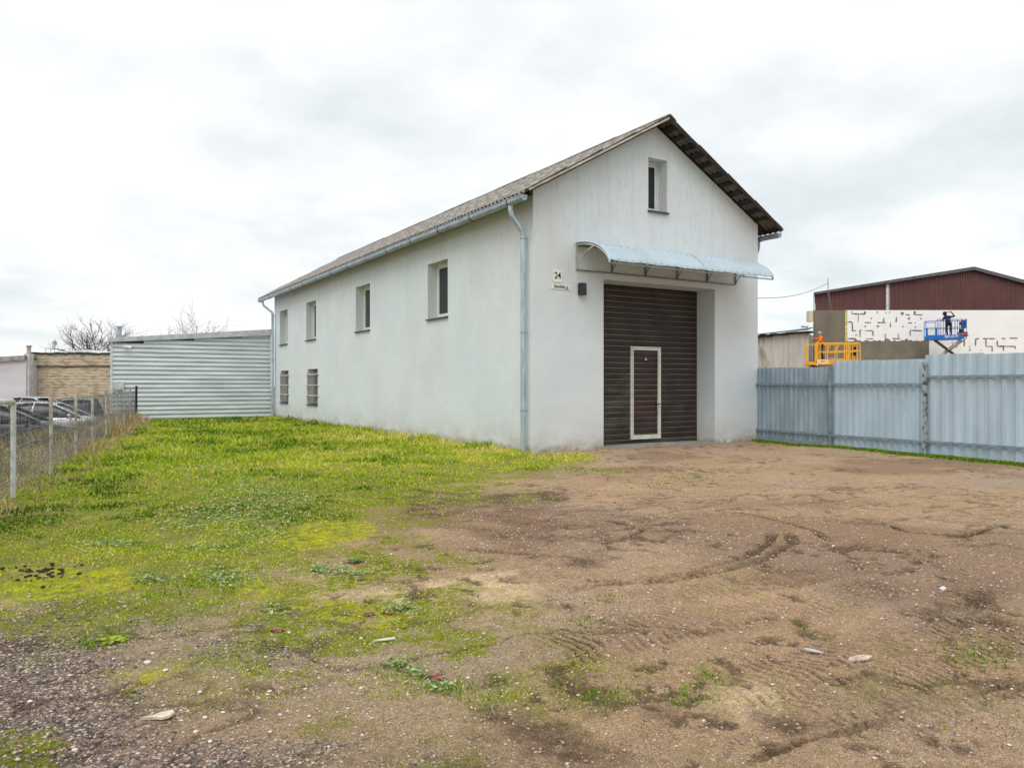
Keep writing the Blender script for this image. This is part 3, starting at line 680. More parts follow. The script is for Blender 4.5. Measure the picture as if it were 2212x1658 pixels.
for i in range(NP):
    z0 = -.16+i*ph_; z1 = z0+ph_; xa = X0
    if z1 > topz(X0)-.10: xa = X0 + (z1+.10-3.36)/.62*6.61
    if xa > X1-.25: continue
    p = MB(); p.prism([(.06, z0), (.038, z0+.006), (-.014, z0+.030), (-.006, z0+.085), (.010, z1-.052), (.062, z1-.030), (.062, z1)], 0, C_(xa), C_(X1)); p.build("siding_plank", clad, ch)
p = MB()
ov = .12
vs = [(C_(X0)-.12, -ov, topz(X0)-.15), (C_(X1), -ov, topz(X1)-.26), (C_(X1), -ov, topz(X1)+.02), (C_(X0)-.12, -ov, topz(X0)+.02)]
vs += [(x+(.72 if x < 0 else 0), 7.2, z) for x, y, z in vs]
p.add(vs, [(0, 1, 2, 3), (0, 3, 7, 4), (1, 5, 6, 2), (4, 7, 6, 5), (3, 2, 6, 7), (0, 4, 5, 1)]); p.build("roof", mat("hall_roof", (.55, .58, .60), .5, .2), ch)
MB().box(C_(X0)-.03, C_(X0)+.05, -.02, .06, -.3, topz(X0)-.1).build("corner_trim", clad, ch)
# flue of the hall
fl = on(258, 728, 1, 25); q = MB(); q.tube((C_(fl.x), fl.y-YC, 3.0), (C_(fl.x), fl.y-YC, 4.05), .10, 10); q.tube((C_(fl.x), fl.y-YC, 4.05), (C_(fl.x), fl.y-YC, 4.10), .16, 10)
q.build("flue", zinc, ch)
def cctv(name, label, p, rz, s=1.0):
    t = thing(name, label, "camera", p, rz)
    b = MB(); b.tube((0, 0, 0), (0, -.12*s, .0), .018*s); b.tube((0, 0, 0), (0, -.012, 0), .05*s, 10); b.build("bracket", white_pvc, t)
    b = MB(); b.tube((-.09*s, -.14*s, .01), (.12*s, -.19*s, -.03), .045*s, 12); b.tube((.12*s, -.19*s, -.03), (.135*s, -.194*s, -.033), .034*s, 12, mi=1); b.build("housing", [mat("cctv_white", (.72, .72, .7), .4), rubber], t)
cctv("security_camera", "small white surveillance camera high on the silver siding of the hall", (on(273, 749, 1, YC).x, YC, 3.02), 0, 1.5)
jb = on(256, 829, 1, YC)
bxk = thing("meter_box", "pale grey electric box on the silver siding above the wire fence", "box", (jb.x, YC-.0, 1.42))
MB().box(-.2, .2, -.16, 0, -.17, .17).build("case", mat("box_grey", (.52, .55, .52), .6), bxk); MB().box(-.18, .18, -.166, -.161, -.15, .15).build("lid", mat("box_lid", (.56, .59, .56), .6), bxk)

# ------------------------------------------------------------------ corrugated metal fence on the right
paint = mat("blue_grey_paint", (.475, .59, .675), .5, .1, col2=(.385, .485, .56), scale=2.2, stretch=(1, 1, .25), spec=.35)
paint_d = mat("blue_grey_paint_old", (.36, .45, .515), .55, .1, col2=(.25, .33, .385), scale=2.6, stretch=(2, 2, .35))
rail_m = mat("fence_rail_paint", (.27, .34, .40), .6, .1, col2=(.17, .21, .25), scale=4)
rust = mat("peeling_post", (.33, .40, .44), .7, col2=(.07, .065, .06), scale=9, lo=.40, hi=.52)
def fence_pt(x, yb):
    p = on(x, yb, 2, 0); return Vector((p.x, p.y, 0))
FA = Vector((6.985, .03, 0)); FB = Vector((6.72, -2.42, 0)); FC = Vector((6.58, -4.75, 0)); FE = Vector((6.36, -7.1, 0)); FG = Vector((6.05, -10.5, 0))
def rib_sheet(L, H, per, depth, name, m_):
    """trapezoid ribs along x, both faces and a real thickness"""
    n = max(1, round(L/per)); pr = []
    for i in range(n):
        b = i*L/n; q = L/n
        pr += [(b, 0), (b+q*.42, 0), (b+q*.55, -depth), (b+q*.87, -depth)]
    pr.append((L, 0)); th = .003
    poly = pr + [(x, y+th) for x, y in reversed(pr)]
    mb = MB(); mb.prism(poly, 2, 0, H); return mb.mesh(name, m_)
def fence_run(root, A, B, zt, zb, nsh_, per, depth, m_, gap=.0, zrail=(1.5, .33), side=-1, jitter=.0):
    d = (B-A); L = d.length; ang = math.atan2(d.y, d.x); sw = L/nsh_
    me = rib_sheet(sw+.02, zt-zb, per, depth, "sheet", m_)
    for i in range(nsh_):
        s = link("sheet", me, root); s.location = A + d*(i/nsh_) - root.location + Vector((0, 0, zb + random.uniform(-jitter, jitter))) + Vector((-sin(ang), cos(ang), 0))*(.003*(i % 2))
        s.rotation_euler = (random.uniform(-.006, .006), 0, ang)
    for z in zrail:
        r_ = MB(); r_.box(.03, L-.03, -.0, .045, -.022, .022); o = r_.build("rail", rail_m, root)
        o.location = A - root.location + Vector((0, 0, z)) + Vector((-sin(ang), cos(ang), 0))*(-depth-.050); o.rotation_euler = (0, 0, ang)
    return ang
f1 = thing("metal_fence", "blue-grey corrugated metal fence section between the warehouse corner and the rusty post", "fence", FA)
zt1 = 1.97
a1 = fence_run(f1, FA, FB, zt1-.09, .10, 2, .155, .045, paint_d, zrail=(1.47, .30), jitter=.012)
fence_run(f1, FB, FC, zt1+.035, .02, 2, .165, .045, paint, zrail=(1.47, .29), jitter=.015)
k = MB(); k.box(-.035, .035, -.105, -.05, -.3, 1.90); o = k.build("post", rail_m, f1); o.location = FB-FA; o.rotation_euler = (0, 0, a1)
k = MB()
k.prism([(-.035, -.115), (.035, -.115), (.035, -.105), (-.025, -.105), (-.025, -.05), (-.035, -.05)], 2, -.3, 1.93); k.box(.03, .035, -.104, -.05, -.3, 1.90)
o = k.build("post", rust, f1, label="rusty peeling post at the end of the section"); o.location = FC-FA; o.rotation_euler = (0, 0, a1)
MB().box(.02, 2.2, -.02, -.005, -.1, .12).build("kickboard", paint_d, f1).rotation_euler = (0, 0, math.atan2((FB-FA).y, (FB-FA).x))
f2 = thing("metal_fence", "taller pale blue corrugated metal fence section at the right edge, beside the rusty post", "fence", FC)
fence_run(f2, FC+Vector((-.01, .03, 0)), FE, 2.05, .02, 2, .24, .04, paint, zrail=(1.62, .30), jitter=.02)
fence_run(f2, FE, FG, 2.12, .0, 3, .24, .04, paint, zrail=(1.64, .30), jitter=.02)
k = MB(); k.box(-.045, .045, -.12, -.045, -.3, 1.9); o = k.build("post", rail_m, f2); o.location = FE-FC+Vector((.0, -1.0, 0)); o.rotation_euler = (0, 0, a1)

# ------------------------------------------------------------------ wire fence on the left
wf = thing("wire_fence", "waist-high wire mesh fence with pale pipe posts along the lawn", "fence", (FLB.x, FLB.y, 0))
wire_m = mat("galvanised_wire", (.22, .23, .25), .6, .2, var=.2)
post_m = mat("old_pipe_post", (.56, .54, .50), .7, col2=(.30, .25, .20), scale=7)
post_w = mat("pale_pipe_post", (.62, .64, .62), .55, var=.1, scale=8)
def along_fence(fx):
    d = ray(fx, 900); n = FLN; t = (Vector((FLA.x, FLA.y)) - CAM.xy).dot(n)/Vector((d.x, d.y)).dot(n); p = CAM.xy + Vector((d.x, d.y))*t
    return (p-FLB).dot(-FLD)
def fpt(s, z, off=0): p = -FLD*s + FLN*off; return Vector((p.x, p.y, z))
post_s = [0.0] + [along_fence(x) for x in (110, 164, 199.5, 229, 252, 268.5, 281)]
Lf = (FLA-FLB).length
tops = [1.25, 1.24, 1.27, 1.22, 1.30, 1.28, 1.28, 1.28]
for i, (s_, zt) in enumerate(zip(post_s, tops)):
    k = MB()
    if i == 0: k.path([fpt(s_, -.3), fpt(s_, zt-.06), fpt(s_-.03, zt-.012), fpt(s_-.10, zt), fpt(s_-1.2, zt+.0), fpt(s_-2.6, zt)], .032, 10); k.build("post", post_w, wf, label="white pipe post bent into a top rail")
    else:
        k.tube(fpt(s_, -.3), fpt(s_, zt), .027, 8); k.tube(fpt(s_, zt-.03), fpt(s_, zt+.012), .036, 8); k.tube(fpt(s_, .60), fpt(s_, .625), .034, 8); k.build("post", post_m, wf)
k = MB(); k.box(-.04, .04, -.04, .04, -.3, 1.42); o = k.build("post", black_steel, wf, label="black square end post"); o.location = fpt(Lf-.25, 0)
for s_ in (-2.6, -5.2): k = MB(); k.tube(fpt(s_, -.3), fpt(s_, 1.25), .03, 8); k.build("post", post_w, wf)
for z, rr in ((1.20, .006), (1.02, .005), (.84, .006), (.62, .009), (.56, .005), (.40, .005), (.22, .005)):
    k = MB(); pts = []
    for q in range(60):
        s_ = -5.2 + (Lf-.25+5.2)*q/59; pts.append(fpt(s_, z + .018*sin(s_*2.1+z*9)+.008*sin(s_*5+z), .03))
    k.path(pts, rr, 5); k.build("wire", wire_m, wf)
k = MB(); s_ = -5.2
while s_ < Lf-.3:
    x = fpt(s_, 0, .034); j = random.uniform(-.01, .01); r_ = .0016
    vs = [x+Vector((-r_, 0, .05)), x+Vector((r_, 0, .05)), x+Vector((r_+j, 0, 1.2)), x+Vector((-r_+j, 0, 1.2)), x+Vector((0, r_*2, .05)), x+Vector((j, r_*2, 1.2))]
    k.add(vs, [(0, 1, 2, 3), (1, 4, 5, 2), (4, 0, 3, 5)]); s_ += .055
for i in range(24):
    z = .08+i*.049; a = fpt(-5.2, z, .034); b = fpt(Lf-.3, z, .034); u = Vector((0, 0, .0022))
    vs = [a-u, b-u, b+u, a+u, a+FLN.to_3d()*.003, b+FLN.to_3d()*.003]; k.add(vs, [(0, 1, 2, 3), (0, 4, 5, 1), (3, 2, 5, 4)])
k.build("wire_mesh", wire_m, wf, kind="stuff")

# ------------------------------------------------------------------ far left: brick shed, grey hall, gabled roof, trees
def fthing(name, label, cat, D=0, group=None, x=0):
    p = front(x, D); return thing(name, label, cat, (p.x, p.y, 0), -YAW, group)
D = 44.0
bs = fthing("brick_shed", "flat-roofed yellow brick shed with dark damp stains behind the parked cars", "building", D, x=-24)
def lx(fx, D_=D, x0=-24): return (fx-1106)/F*D_ - x0
def lz(fy, D_=D): return CAM.z + (HZ-fy)/F*D_
bx0, bx1 = lx(62), lx(262); zt = lz(764)
MB().box(bx0+.02, bx1, .012, 6, -1, zt-.02).build("wall", mat("mortar", (.20, .16, .12), .95, var=.15), bs)
bk = MB(); rowh = .088; bw = .27
bmats = [mat("brick_yellow_%s" % w_, c_, .9, scale=.5, col2=c2_, lo=.24, hi=.40) for w_, c_, c2_ in (("pale", (.64, .56, .42), (.52, .45, .34)), ("mid", (.56, .48, .35), (.44, .37, .27)), ("dark", (.44, .36, .26), (.33, .27, .19)))]
nr = int((zt+1)/rowh)
for r_ in range(nr):
    z = -1+r_*rowh; x = bx0 - (bw/2 if r_ % 2 else 0)
    while x < bx1:
        a, b = max(x, bx0), min(x+bw-.014, bx1)
        if b-a > .04: bk.box(a, b, -.015, .03, z, z+rowh-.022, random.choice((0, 0, 0, 1, 1, 2)))
        x += bw
bk.build("brick", bmats, bs, kind="stuff")
k = MB(); xs = np.linspace(bx0-.1, bx1, 24)
for a, b in zip(xs[:-1], xs[1:]): j = random.uniform(-.03, .03); k.box(a, b, -.06, 6, zt-.04+j, zt+.06+j+random.uniform(0, .03))
k.build("roof_edge", mat("tar_felt", (.05, .047, .048), .9), bs)
k = MB(); k.path([(bx0 + (bx1-bx0)*q/20, -.05, lz(791)+.0-.0*q+random.uniform(-.012, .012)) for q in range(21)], .035, 6); k.build("pipe", mat("sooty_pipe", (.02, .018, .016), .9), bs)
stain = mat("damp_stain", (.05, .042, .032), .95, var=.3)
for (fx, y0, y1, ww) in ((101, 796, 818, .10), (231, 796, 830, .10), (236, 793, 850, .12), (222, 797, 806, .2), (180, 796, 800, .25), (138, 768, 786, .03)):
    k = MB(); zz = lz(y0); x = lx(fx); n_ = 7
    L_ = [(x - ww*(1-q/n_)*random.uniform(.6, 1.1), zz-(lz(y0)-lz(y1))*q/n_) for q in range(n_+1)]; R_ = [(x + ww*(1-q/n_)*random.uniform(.6, 1.1)+.01, z) for q, (x_, z) in enumerate(L_)]
    k.prism(L_+R_[::-1], 1, -.006, -.002); k.build("stain", stain, bs)
gh = fthing("grey_hall", "pale lilac-grey metal hall at the far left edge behind the cars", "building", 43, x=-31)
k = MB(); xa, xb = lx(-260, 43, -31), lx(56, 43, -31)
k.add([(xa, 0, -1), (xb, 0, -1), (xb, 0, lz(772, 43)), (xa, 0, lz(790, 43))]+[(xa, 9, -1), (xb, 9, -1), (xb, 9, lz(772, 43)), (xa, 9, lz(790, 43))], [(0, 1, 2, 3), (0, 3, 7, 4), (1, 5, 6, 2), (3, 2, 6, 7), (4, 7, 6, 5)])
k.build("wall", mat("lilac_grey_metal", (.58, .57, .61), .6, var=.06, scale=1, stretch=(.3, 1, 2)), gh)
k = MB(); k.add([(xa, -.15, lz(790, 43)-.25), (xb, -.15, lz(772, 43)-.14), (xb, -.15, lz(772, 43)+.12), (xa, -.15, lz(790, 43)+.12)]+[(xa, 9, lz(790, 43)-.2), (xb, 9, lz(772, 43)-.2), (xb, 9, lz(772, 43)+.1), (xa, 9, lz(790, 43)+.1)], [(0, 1, 2, 3), (0, 3, 7, 4), (1, 5, 6, 2), (3, 2, 6, 7), (4, 7, 6, 5), (0, 4, 5, 1)])
k.build("roof", mat("grey_roof_edge", (.30, .30, .31), .8, var=.2), gh)
pl = fthing("chimney_pillar", "pale grey square pillar with a capped pipe between the grey hall and brick shed", "pillar", 43.2, x=lx(60, 43.2, 0))
MB().box(-.14, .14, -.1, .3, -1, lz(763, 43)).build("shaft", mat("pillar_grey", (.55, .60, .60), .8), pl)
k = MB(); k.tube((0, .1, lz(763, 43)), (0, .1, lz(748, 43)), .11, 10); k.tube((0, .1, lz(748, 43)), (0, .1, lz(745.5, 43)), .16, 10); k.build("capped_pipe", mat("pipe_rusty", (.5, .45, .43), .7, col2=(.33, .2, .16), scale=6), pl)
gr_ = fthing("gabled_shed", "low shed with white-edged gable roof showing above the brick shed", "building", 52, x=-28)
k = MB(); D2 = 52; Lx = lambda fx: lx(fx, D2, -28); Lz = lambda fy: lz(fy, D2)
P3 = [(Lx(100), Lz(764.5)), (Lx(178), Lz(754.5)), (Lx(262), Lz(772.5))]
k.prism([(P3[0][0]+.2, -1), (P3[2][0]-.2, -1), (P3[2][0]-.2, P3[2][1]-.1), (P3[1][0], P3[1][1]-.15), (P3[0][0]+.2, P3[0][1]-.1)], 1, .3, 8); k.build("wall", mat("shed_grey", (.42, .45, .47), .7), gr_)
k = MB(); k.prism([P3[0], P3[1], P3[2], (P3[2][0], P3[2][1]-.2), (P3[1][0], P3[1][1]-.22), (P3[0][0], P3[0][1]-.16)], 1, 0, 8.2); k.build("roof", mat("white_roof_trim", (.66, .68, .68), .6), gr_)
k = MB(); k.tube((Lx(182), -.15, Lz(766)), (Lx(182), .3, Lz(764)), .05); k.sphere((Lx(182), -.2, Lz(768)), .16); k.build("lamp", black_steel, gr_)
sdh = fthing("satellite_dish", "round pale satellite dish on a thin mast above the brick shed", "dish", 46, x=lx(118, 46, 0))
k = MB(); k.tube((0, 0, lz(764, 46)-.3), (0, 0, lz(733, 46)), .02, 6); k.build("mast", zinc, sdh)
k = MB(); zc = lz(742, 46)
ring = [(.17*cos(2*pi*i/16), 0, zc+.17*sin(2*pi*i/16)) for i in range(16)]
k.add(ring+[(0, .05, zc)]+[(x*.97, .015, zc+(z-zc)*.97) for x, y, z in ring]+[(0, .065, zc)], [(i, (i+1) % 16, 16) for i in range(16)]+[(17+(i+1) % 16, 17+i, 33) for i in range(16)]+[(i, 17+i, 17+(i+1) % 16, (i+1) % 16) for i in range(16)]); k.build("dish", mat("dish_cream", (.62, .60, .42), .5), sdh)
rl = fthing("roof_railing", "small square metal frame standing on the roof of the brick shed", "railing", 45.5, x=lx(104, 45.5, 0))
k = MB(); z0_, z1_ = lz(764, 45.5), lz(752, 45.5)
for x in (-.15, .15): k.tube((x, 0, z0_), (x, 0, z1_), .015, 5)
k.tube((-.15, 0, z1_), (.15, 0, z1_), .015, 5); k.build("frame", mat("rail_brown", (.3, .25, .24), .7), rl)

bark = mat("bark", (.13, .105, .09), .95, col2=(.07, .055, .05), scale=8)
def bare_tree(name, label, fx, D_, top_z, spread, seed, trunk_r=.13, levels=6, lean=0):
    t = fthing(name, label, "tree", D_, x=(fx-1106)/F*D_, group="bare trees behind the low buildings"); rd = random.Random(seed)
    tk = MB(); cr = MB(); h0 = top_z*.34
    def grow(p, d, L, r, lv):
        pts = [p]; q = p; dd = d
        for s_ in range(3):
            dd = (dd + Vector((rd.uniform(-.22, .22), rd.uniform(-.22, .22), rd.uniform(-.05, .16)))).normalized(); q = q + dd*L/3; pts.append(q)
        cr.path(pts, [r, r*.85, r*.72, r*.55], 5 if lv < 3 else 3)
        if lv <= 0: return
        for c in range(rd.choice((3, 3, 4) if lv > 1 else (3, 4))):
            k_ = rd.choice((1, 2, 3, 3)); a = rd.uniform(0, 2*pi); el = rd.uniform(.35, .95)
            u = dd.orthogonal().normalized(); w_ = dd.cross(u); nd = (dd*cos(el)+(u*cos(a)+w_*sin(a))*sin(el)); nd.z = nd.z*.9+.08
            grow(pts[k_], nd.normalized(), L*rd.uniform(.58, .86), r*rd.uniform(.45, .6), lv-1)
    tk.path([(0, 0, -.9), (.02, 0, h0*.5), (0+lean*.3, 0, h0)], [trunk_r*1.3, trunk_r*1.05, trunk_r*.9], 8)
    tk.build("trunk", bark, t)
    for b in range(6):
        a = 2*pi*b/6+rd.uniform(-.3, .3); el = rd.uniform(.25, .95)*spread if b else .1
        grow(Vector((lean*.3, 0, h0-.05-.12*b)), Vector((cos(a)*sin(el), sin(a)*sin(el), cos(el))), (top_z-h0)*rd.uniform(.40, .5), trunk_r*.6, levels-2)
    cr.build("crown", bark, t)
bare_tree("bare_tree", "leafless dense tree rising behind the brick shed", 196, 62, 6.5, 1.0, 3, .14)
bare_tree("bare_tree", "smaller leafless tree close to the left wall of the silver hall", 232, 66, 5.6, 1.0, 11, .14)
bare_tree("bare_tree", "thin leafless tree peeping over the roof of the silver hall", 408, 58, 6.7, .7, 5, .065, 6)
bare_tree("bare_tree", "sparse low leafless tree left of the dense one, by the satellite dish", 150, 64, 4.9, 1.15, 8, .10)

# parked cars beyond the wire fence
def car(name, label, x, D_, rz, paint_c, g=-.6, L=4.5, H=1.45):
    p = front(x, D_); t = thing(name, label, "car", (p.x, p.y, g), -YAW+rz, "cars parked beyond the wire fence")
    pm = mat("car_paint_"+name+str(len(MATS)), paint_c, .18, .3, var=.02, spec=.6)
    st = [(0, .30, .58, .62), (.08, .22, .68, .74), (.45, .19, .76, .83), (1.0, .18, .88, .87), (1.35, .18, .93, .89), (2.2, .18, .95, .90), (3.3, .18, .97, .89), (3.95, .19, .98, .87), (4.3, .24, .95, .82), (4.45, .32, .88, .72), (4.5, .38, .60, .68)]
    V = []; Fc = []; n = 12
    for x_, zl, zt_, w_ in st:
        half = [(w_*.80, zl), (w_*.97, zl+.12), (w_, (zl+zt_)*.5), (w_*.97, zt_-.10), (w_*.88, zt_-.02), (w_*.35, zt_+.025)]
        ring = [(x_, y, z) for y, z in half]+[(x_, -y, z) for y, z in reversed(half)]; V += ring
    for i in range(len(st)-1):
        for k_ in range(n): Fc.append((i*n+k_, i*n+(k_+1) % n, (i+1)*n+(k_+1) % n, (i+1)*n+k_))
    Fc += [tuple(range(n)), tuple(range((len(st)-1)*n, len(st)*n))]
    V = [(v[0]-2.25, v[1], v[2]) for v in V]
    MB().add(V, Fc).build("body", pm, t, True)
    def gh_(inset, mname, zs, m_, xs_):
        V = []; Fc = []; n = 6
        for x_, zb, zt_, wb, wt in xs_:
            V += [(x_-2.25, wb-inset, zb), (x_-2.25, (wb+wt)/2+.01-inset, (zb+zt_)/2), (x_-2.25, wt-inset, zt_-.03), (x_-2.25, -(wt-inset), zt_-.03), (x_-2.25, -((wb+wt)/2+.01-inset), (zb+zt_)/2), (x_-2.25, -(wb-inset), zb)]
        for i in range(len(xs_)-1):
            for k_ in range(n): Fc.append((i*n+k_, i*n+(k_+1) % n, (i+1)*n+(k_+1) % n, (i+1)*n+k_))
        Fc += [tuple(range(n)), tuple(range((len(xs_)-1)*n, len(xs_)*n))]
        return MB().add(V, Fc).build(mname, m_, t, True)
    k_ = H/1.45
    gx = [(1.15, .88, .94, .80, .74), (1.7, .9, 1.22*k_, .82, .68), (2.1, .92, 1.40*k_, .82, .60), (2.7, .92, 1.45*k_, .82, .585), (3.3, .93, 1.40*k_, .82, .59), (3.8, .95, 1.20*k_, .80, .64), (4.15, .95, 1.0, .76, .70)]
    gh_(0, "glass", 0, mat("car_glass", (.03, .035, .04), .08, spec=.6), gx)
    rp = MB(); RV = []
    for x_, zz, w_ in ((1.98, 1.375*k_, .60), (2.2, 1.425*k_, .62), (2.7, 1.455*k_, .60), (3.2, 1.425*k_, .61), (3.45, 1.37*k_, .61)): RV.append([(x_-2.25, -w_, zz-.03), (x_-2.25, -w_*.5, zz+.01), (x_-2.25, w_*.5, zz+.01), (x_-2.25, w_, zz-.03)])
    vs = [v for q in RV for v in q] + [(v[0], v[1], v[2]-.035) for q in RV for v in q]; m_ = len(RV)*4
    fs = [(i*4+j, i*4+j+1, i*4+j+5, i*4+j+4) for i in range(len(RV)-1) for j in range(3)]; fs += [tuple(m_+q for q in reversed(f_)) for f_ in fs]
    rp.add(vs, fs).build("roof", pm, t, True)
    for s_ in (-1, 1):
        a = MB()
        a.path([(1.12-2.25, s_*.79, .92), (1.68-2.25, s_*.70, 1.20*k_), (2.08-2.25, s_*.615, 1.39*k_), (2.7-2.25, s_*.60, 1.435*k_), (3.35-2.25, s_*.605, 1.385*k_), (3.82-2.25, s_*.655, 1.19*k_), (4.18-2.25, s_*.74, .98)], .028, 6)
        a.path([(2.62-2.25, s_*.60, 1.42*k_), (2.66-2.25, s_*.715, 1.2*k_), (2.66-2.25, s_*.83, .93)], .026, 6); a.build("pillar", pm, t)
        a = MB(); a.sphere((1.45-2.25, s_*.96, .98), .1, sc=(.7, 1, .7)); a.build("mirror", pm, t)
        hl = MB(); hl.sphere((.13-2.25, s_*.58, .62), .13, sc=(.8, 1.25, .55)); hl.build("headlight", mat("headlight_glass", (.6, .63, .65), .1, spec=.7), t)
        tl = MB(); tl.sphere((4.42-2.25, s_*.6, .78), .12, sc=(.5, 1.2, .7)); tl.build("tail_light", mat("tail_red", (.35, .02, .02), .2), t)
        for wx in (.85, 3.55):
            w_ = MB(); w_.tube((wx-2.25, s_*.70, .32), (wx-2.25, s_*.895, .32), .32, 20); wo = w_.build("wheel", rubber, t)
            w_ = MB(); w_.tube((wx-2.25, s_*.896, .32), (wx-2.25, s_*.905, .32), .20, 16)
            for q in range(5): a_ = 2*pi*q/5; w_.box(-.02, .02, -.01, .01, 0, .2, 0, Matrix.Translation((wx-2.25, s_*.91, .32)) @ Matrix.Rotation(a_, 4, 'Y'))
            w_.build("rim", mat("rim_alloy", (.5, .5, .52), .3, .6), wo)
    gr = MB(); gr.box(-2.262, -2.24, -.38, .38, .42, .56); gr.build("grille", rubber, t)
    pl_ = MB(); pl_.box(-2.275, -2.262, -.26, .26, .33, .43); pl_.build("plate", sign_w, t)
    return t
car("parked_car", "grey car cut off by the left edge, behind the white bent post", -15.6, 19.0, R(200), (.30, .32, .35), g=-.50)
car("parked_car", "black car with its bonnet pointing right, in front of the silver saloon", -15.0, 22.6, R(202), (.022, .024, .03), g=-.55)
car("parked_car", "silver saloon car with curved roof in front of the brick shed", -16.75, 28.0, R(197), (.60, .62, .64), g=-.60)
car("parked_car", "dark grey hatchback nearest the silver hall", -18.4, 32.6, R(112.6), (.10, .115, .12), g=-.60, H=1.5)
car("parked_car", "pale hatchback far behind the silver saloon car", -23.4, 38, R(180), (.50, .51, .54), g=-.62, H=1.5)

# ------------------------------------------------------------------ far right: wall with insulation boards, brown hall, concrete shed
D = 49.0; bw_ = fthing("insulated_building", "long building being covered with white insulation boards and grey render", "building", D, x=(1757-1106)/F*49)
LX = lambda fx: lx(fx, D, (1757-1106)/F*D); LZ = lambda fy: lz(fy, D)
render_m = mat("fresh_render", (.21, .19, .15), .95, col2=(.155, .14, .11), scale=.8, bump=.4, bscale=14)
board_m = mat("polystyrene", (.86, .87, .87), .9, var=.02, scale=.7)
adh = mat("adhesive_mortar", (.24, .18, .165), .95, var=.2)
ztop = LZ(670)
wv_ = MB().box(0, 32, .0, 9, -.2, ztop-.02); wv_.v = [(x + (3.6 if y > 1 and x < 1 else 0), y, z) for x, y, z in wv_.v]; wv_.build("wall", render_m, bw_)
bx = MB(); rowz = .518
xA = LX(1829); xB = LX(2005)
def board_row(x0, x1, r_, name="insulation_board"):
    z1 = ztop - r_*rowz; x = x0 + (-(.5) if r_ % 2 else 0)
    while x < x1:
        a, b = max(x, x0), min(x+1.0, x1)
        if b-a > .1: k = MB(); j = random.uniform(0, .002); k.box(a+.0015, b-.0015, -.10-j, -.002, z1-rowz+.0015, z1-.0015); k.build(name, board_m, bw_)
        x += 1.0
for r_ in range(4): board_row(xA, xB, r_)
for r_ in range(6): board_row(xB, xB+9.6, r_)
MB().box(xB, xB+9.6, -.10, -.002, -.2, ztop-6*rowz-.004).build("board_panel", board_m, bw_)
MB().box(xB+9.61, 32, -.10, -.002, -.2, ztop-.004).build("board_panel", board_m, bw_)
MB().box(LX(1824), xA-.004, -.11, -.002, LZ(738), ztop).build("foam_edge", mat("foam_yellow", (.66, .56, .22), .9, var=.2, scale=8), bw_)
k = MB(); top = [(xA + (xB-xA)*q/40, LZ(736)+random.uniform(-.05, .07)+(.12 if q in (4, 19, 20, 29) else 0)) for q in range(41)]
k.prism(top+[(xB, -.2), (xA, -.2)], 1, -.114, -.002); k.build("render_coat", render_m, bw_, label="strip of fresh brown-grey render under the white boards")
k = MB(); k.box(0.02, LX(1824)-.004, -.112, -.002, -.2, ztop-.01); k.build("render_coat", render_m, bw_, label="tall grey rendered strip left of the white boards")
STK = [(340, 85, 345, 110, 6), (345, 115, 480, 118, 8), (485, 90, 485, 120, 14), (415, 118, 413, 205, 7), (290, 203, 350, 203, 7), (350, 205, 352, 290, 8), (340, 295, 390, 298, 7), (483, 208, 552, 208, 8), (489, 240, 492, 258, 10), (620, 92, 620, 105, 12), (556, 155, 552, 170, 9), (690, 160, 686, 205, 8), (622, 209, 710, 209, 9), (626, 240, 626, 258, 16), (432, 290, 440, 300, 26), (433, 300, 433, 372, 8), (485, 295, 572, 297, 7), (572, 300, 573, 352, 10), (390, 338, 392, 348, 12), (295, 383, 395, 383, 10), (500, 385, 580, 384, 6), (704, 330, 706, 390, 9), (761, 205, 761, 260, 7), (710, 100, 716, 104, 10), (752, 92, 752, 106, 10), (826, 150, 822, 205, 9), (890, 98, 886, 128, 22), (925, 124, 965, 124, 7), (960, 120, 960, 142, 6), (961, 155, 961, 178, 14), (1022, 85, 1022, 128, 16), (1030, 124, 1108, 126, 7), (1085, 155, 1092, 175, 9), (950, 214, 995, 211, 9), (1028, 205, 1028, 215, 12), (896, 243, 896, 258, 10), (1030, 250, 1030, 265, 10), (972, 295, 975, 352, 10), (975, 292, 1106, 298, 8), (1025, 292, 1040, 296, 12), (845, 330, 846, 380, 8), (780, 380, 870, 383, 8), (1430, 468, 1485, 468, 7), (1555, 385, 1557, 465, 10), (1560, 380, 1585, 378, 7), (1680, 385, 1677, 462, 10), (1680, 384, 1718, 382, 8), (1620, 495, 1614, 508, 12), (1604, 472, 1618, 466, 6), (1755, 382, 1890, 382, 9), (1790, 385, 1790, 462, 9), (1790, 465, 1860, 466, 8), (1857, 468, 1857, 520, 9), (1735, 505, 1742, 510, 8), (1912, 400, 1912, 460, 9), (1912, 464, 2110, 466, 9), (1978, 468, 1978, 515, 9), (2045, 376, 2130, 378, 9), (2100, 478, 2110, 486, 14), (1960, 380, 2000, 382, 8), (1430, 420, 1426, 435, 10)]
def zpx(x, y): fx, fy = (2000+x/4.424)*.8848, (740+y/4.424)*.8848; return LX(fx), LZ(fy)
for x0, y0, x1, y1, w_ in STK:
    a, b = Vector((*zpx(x0, y0), 0)), Vector((*zpx(x1, y1), 0)); d = b-a; L_ = max(d.length, .05); d = d.normalized() if d.length > 1e-4 else Vector((1, 0, 0)); nn = Vector((-d.y, d.x, 0)); hw = w_/4.424*.8848/F*D/2*1.35
    P1 = []; P2 = []
    for q in range(7):
        t_ = q/6; wv = hw*(.55+random.uniform(0, .75))*(1 if 0 < q < 6 else .5); c_ = a+(b-a)*t_; P1.append((c_+nn*wv)[:2]); P2.append((c_-nn*wv)[:2])
    k = MB(); k.prism(P1+P2[::-1], 1, -.122, -.098); k.build("adhesive_patch", adh, bw_)
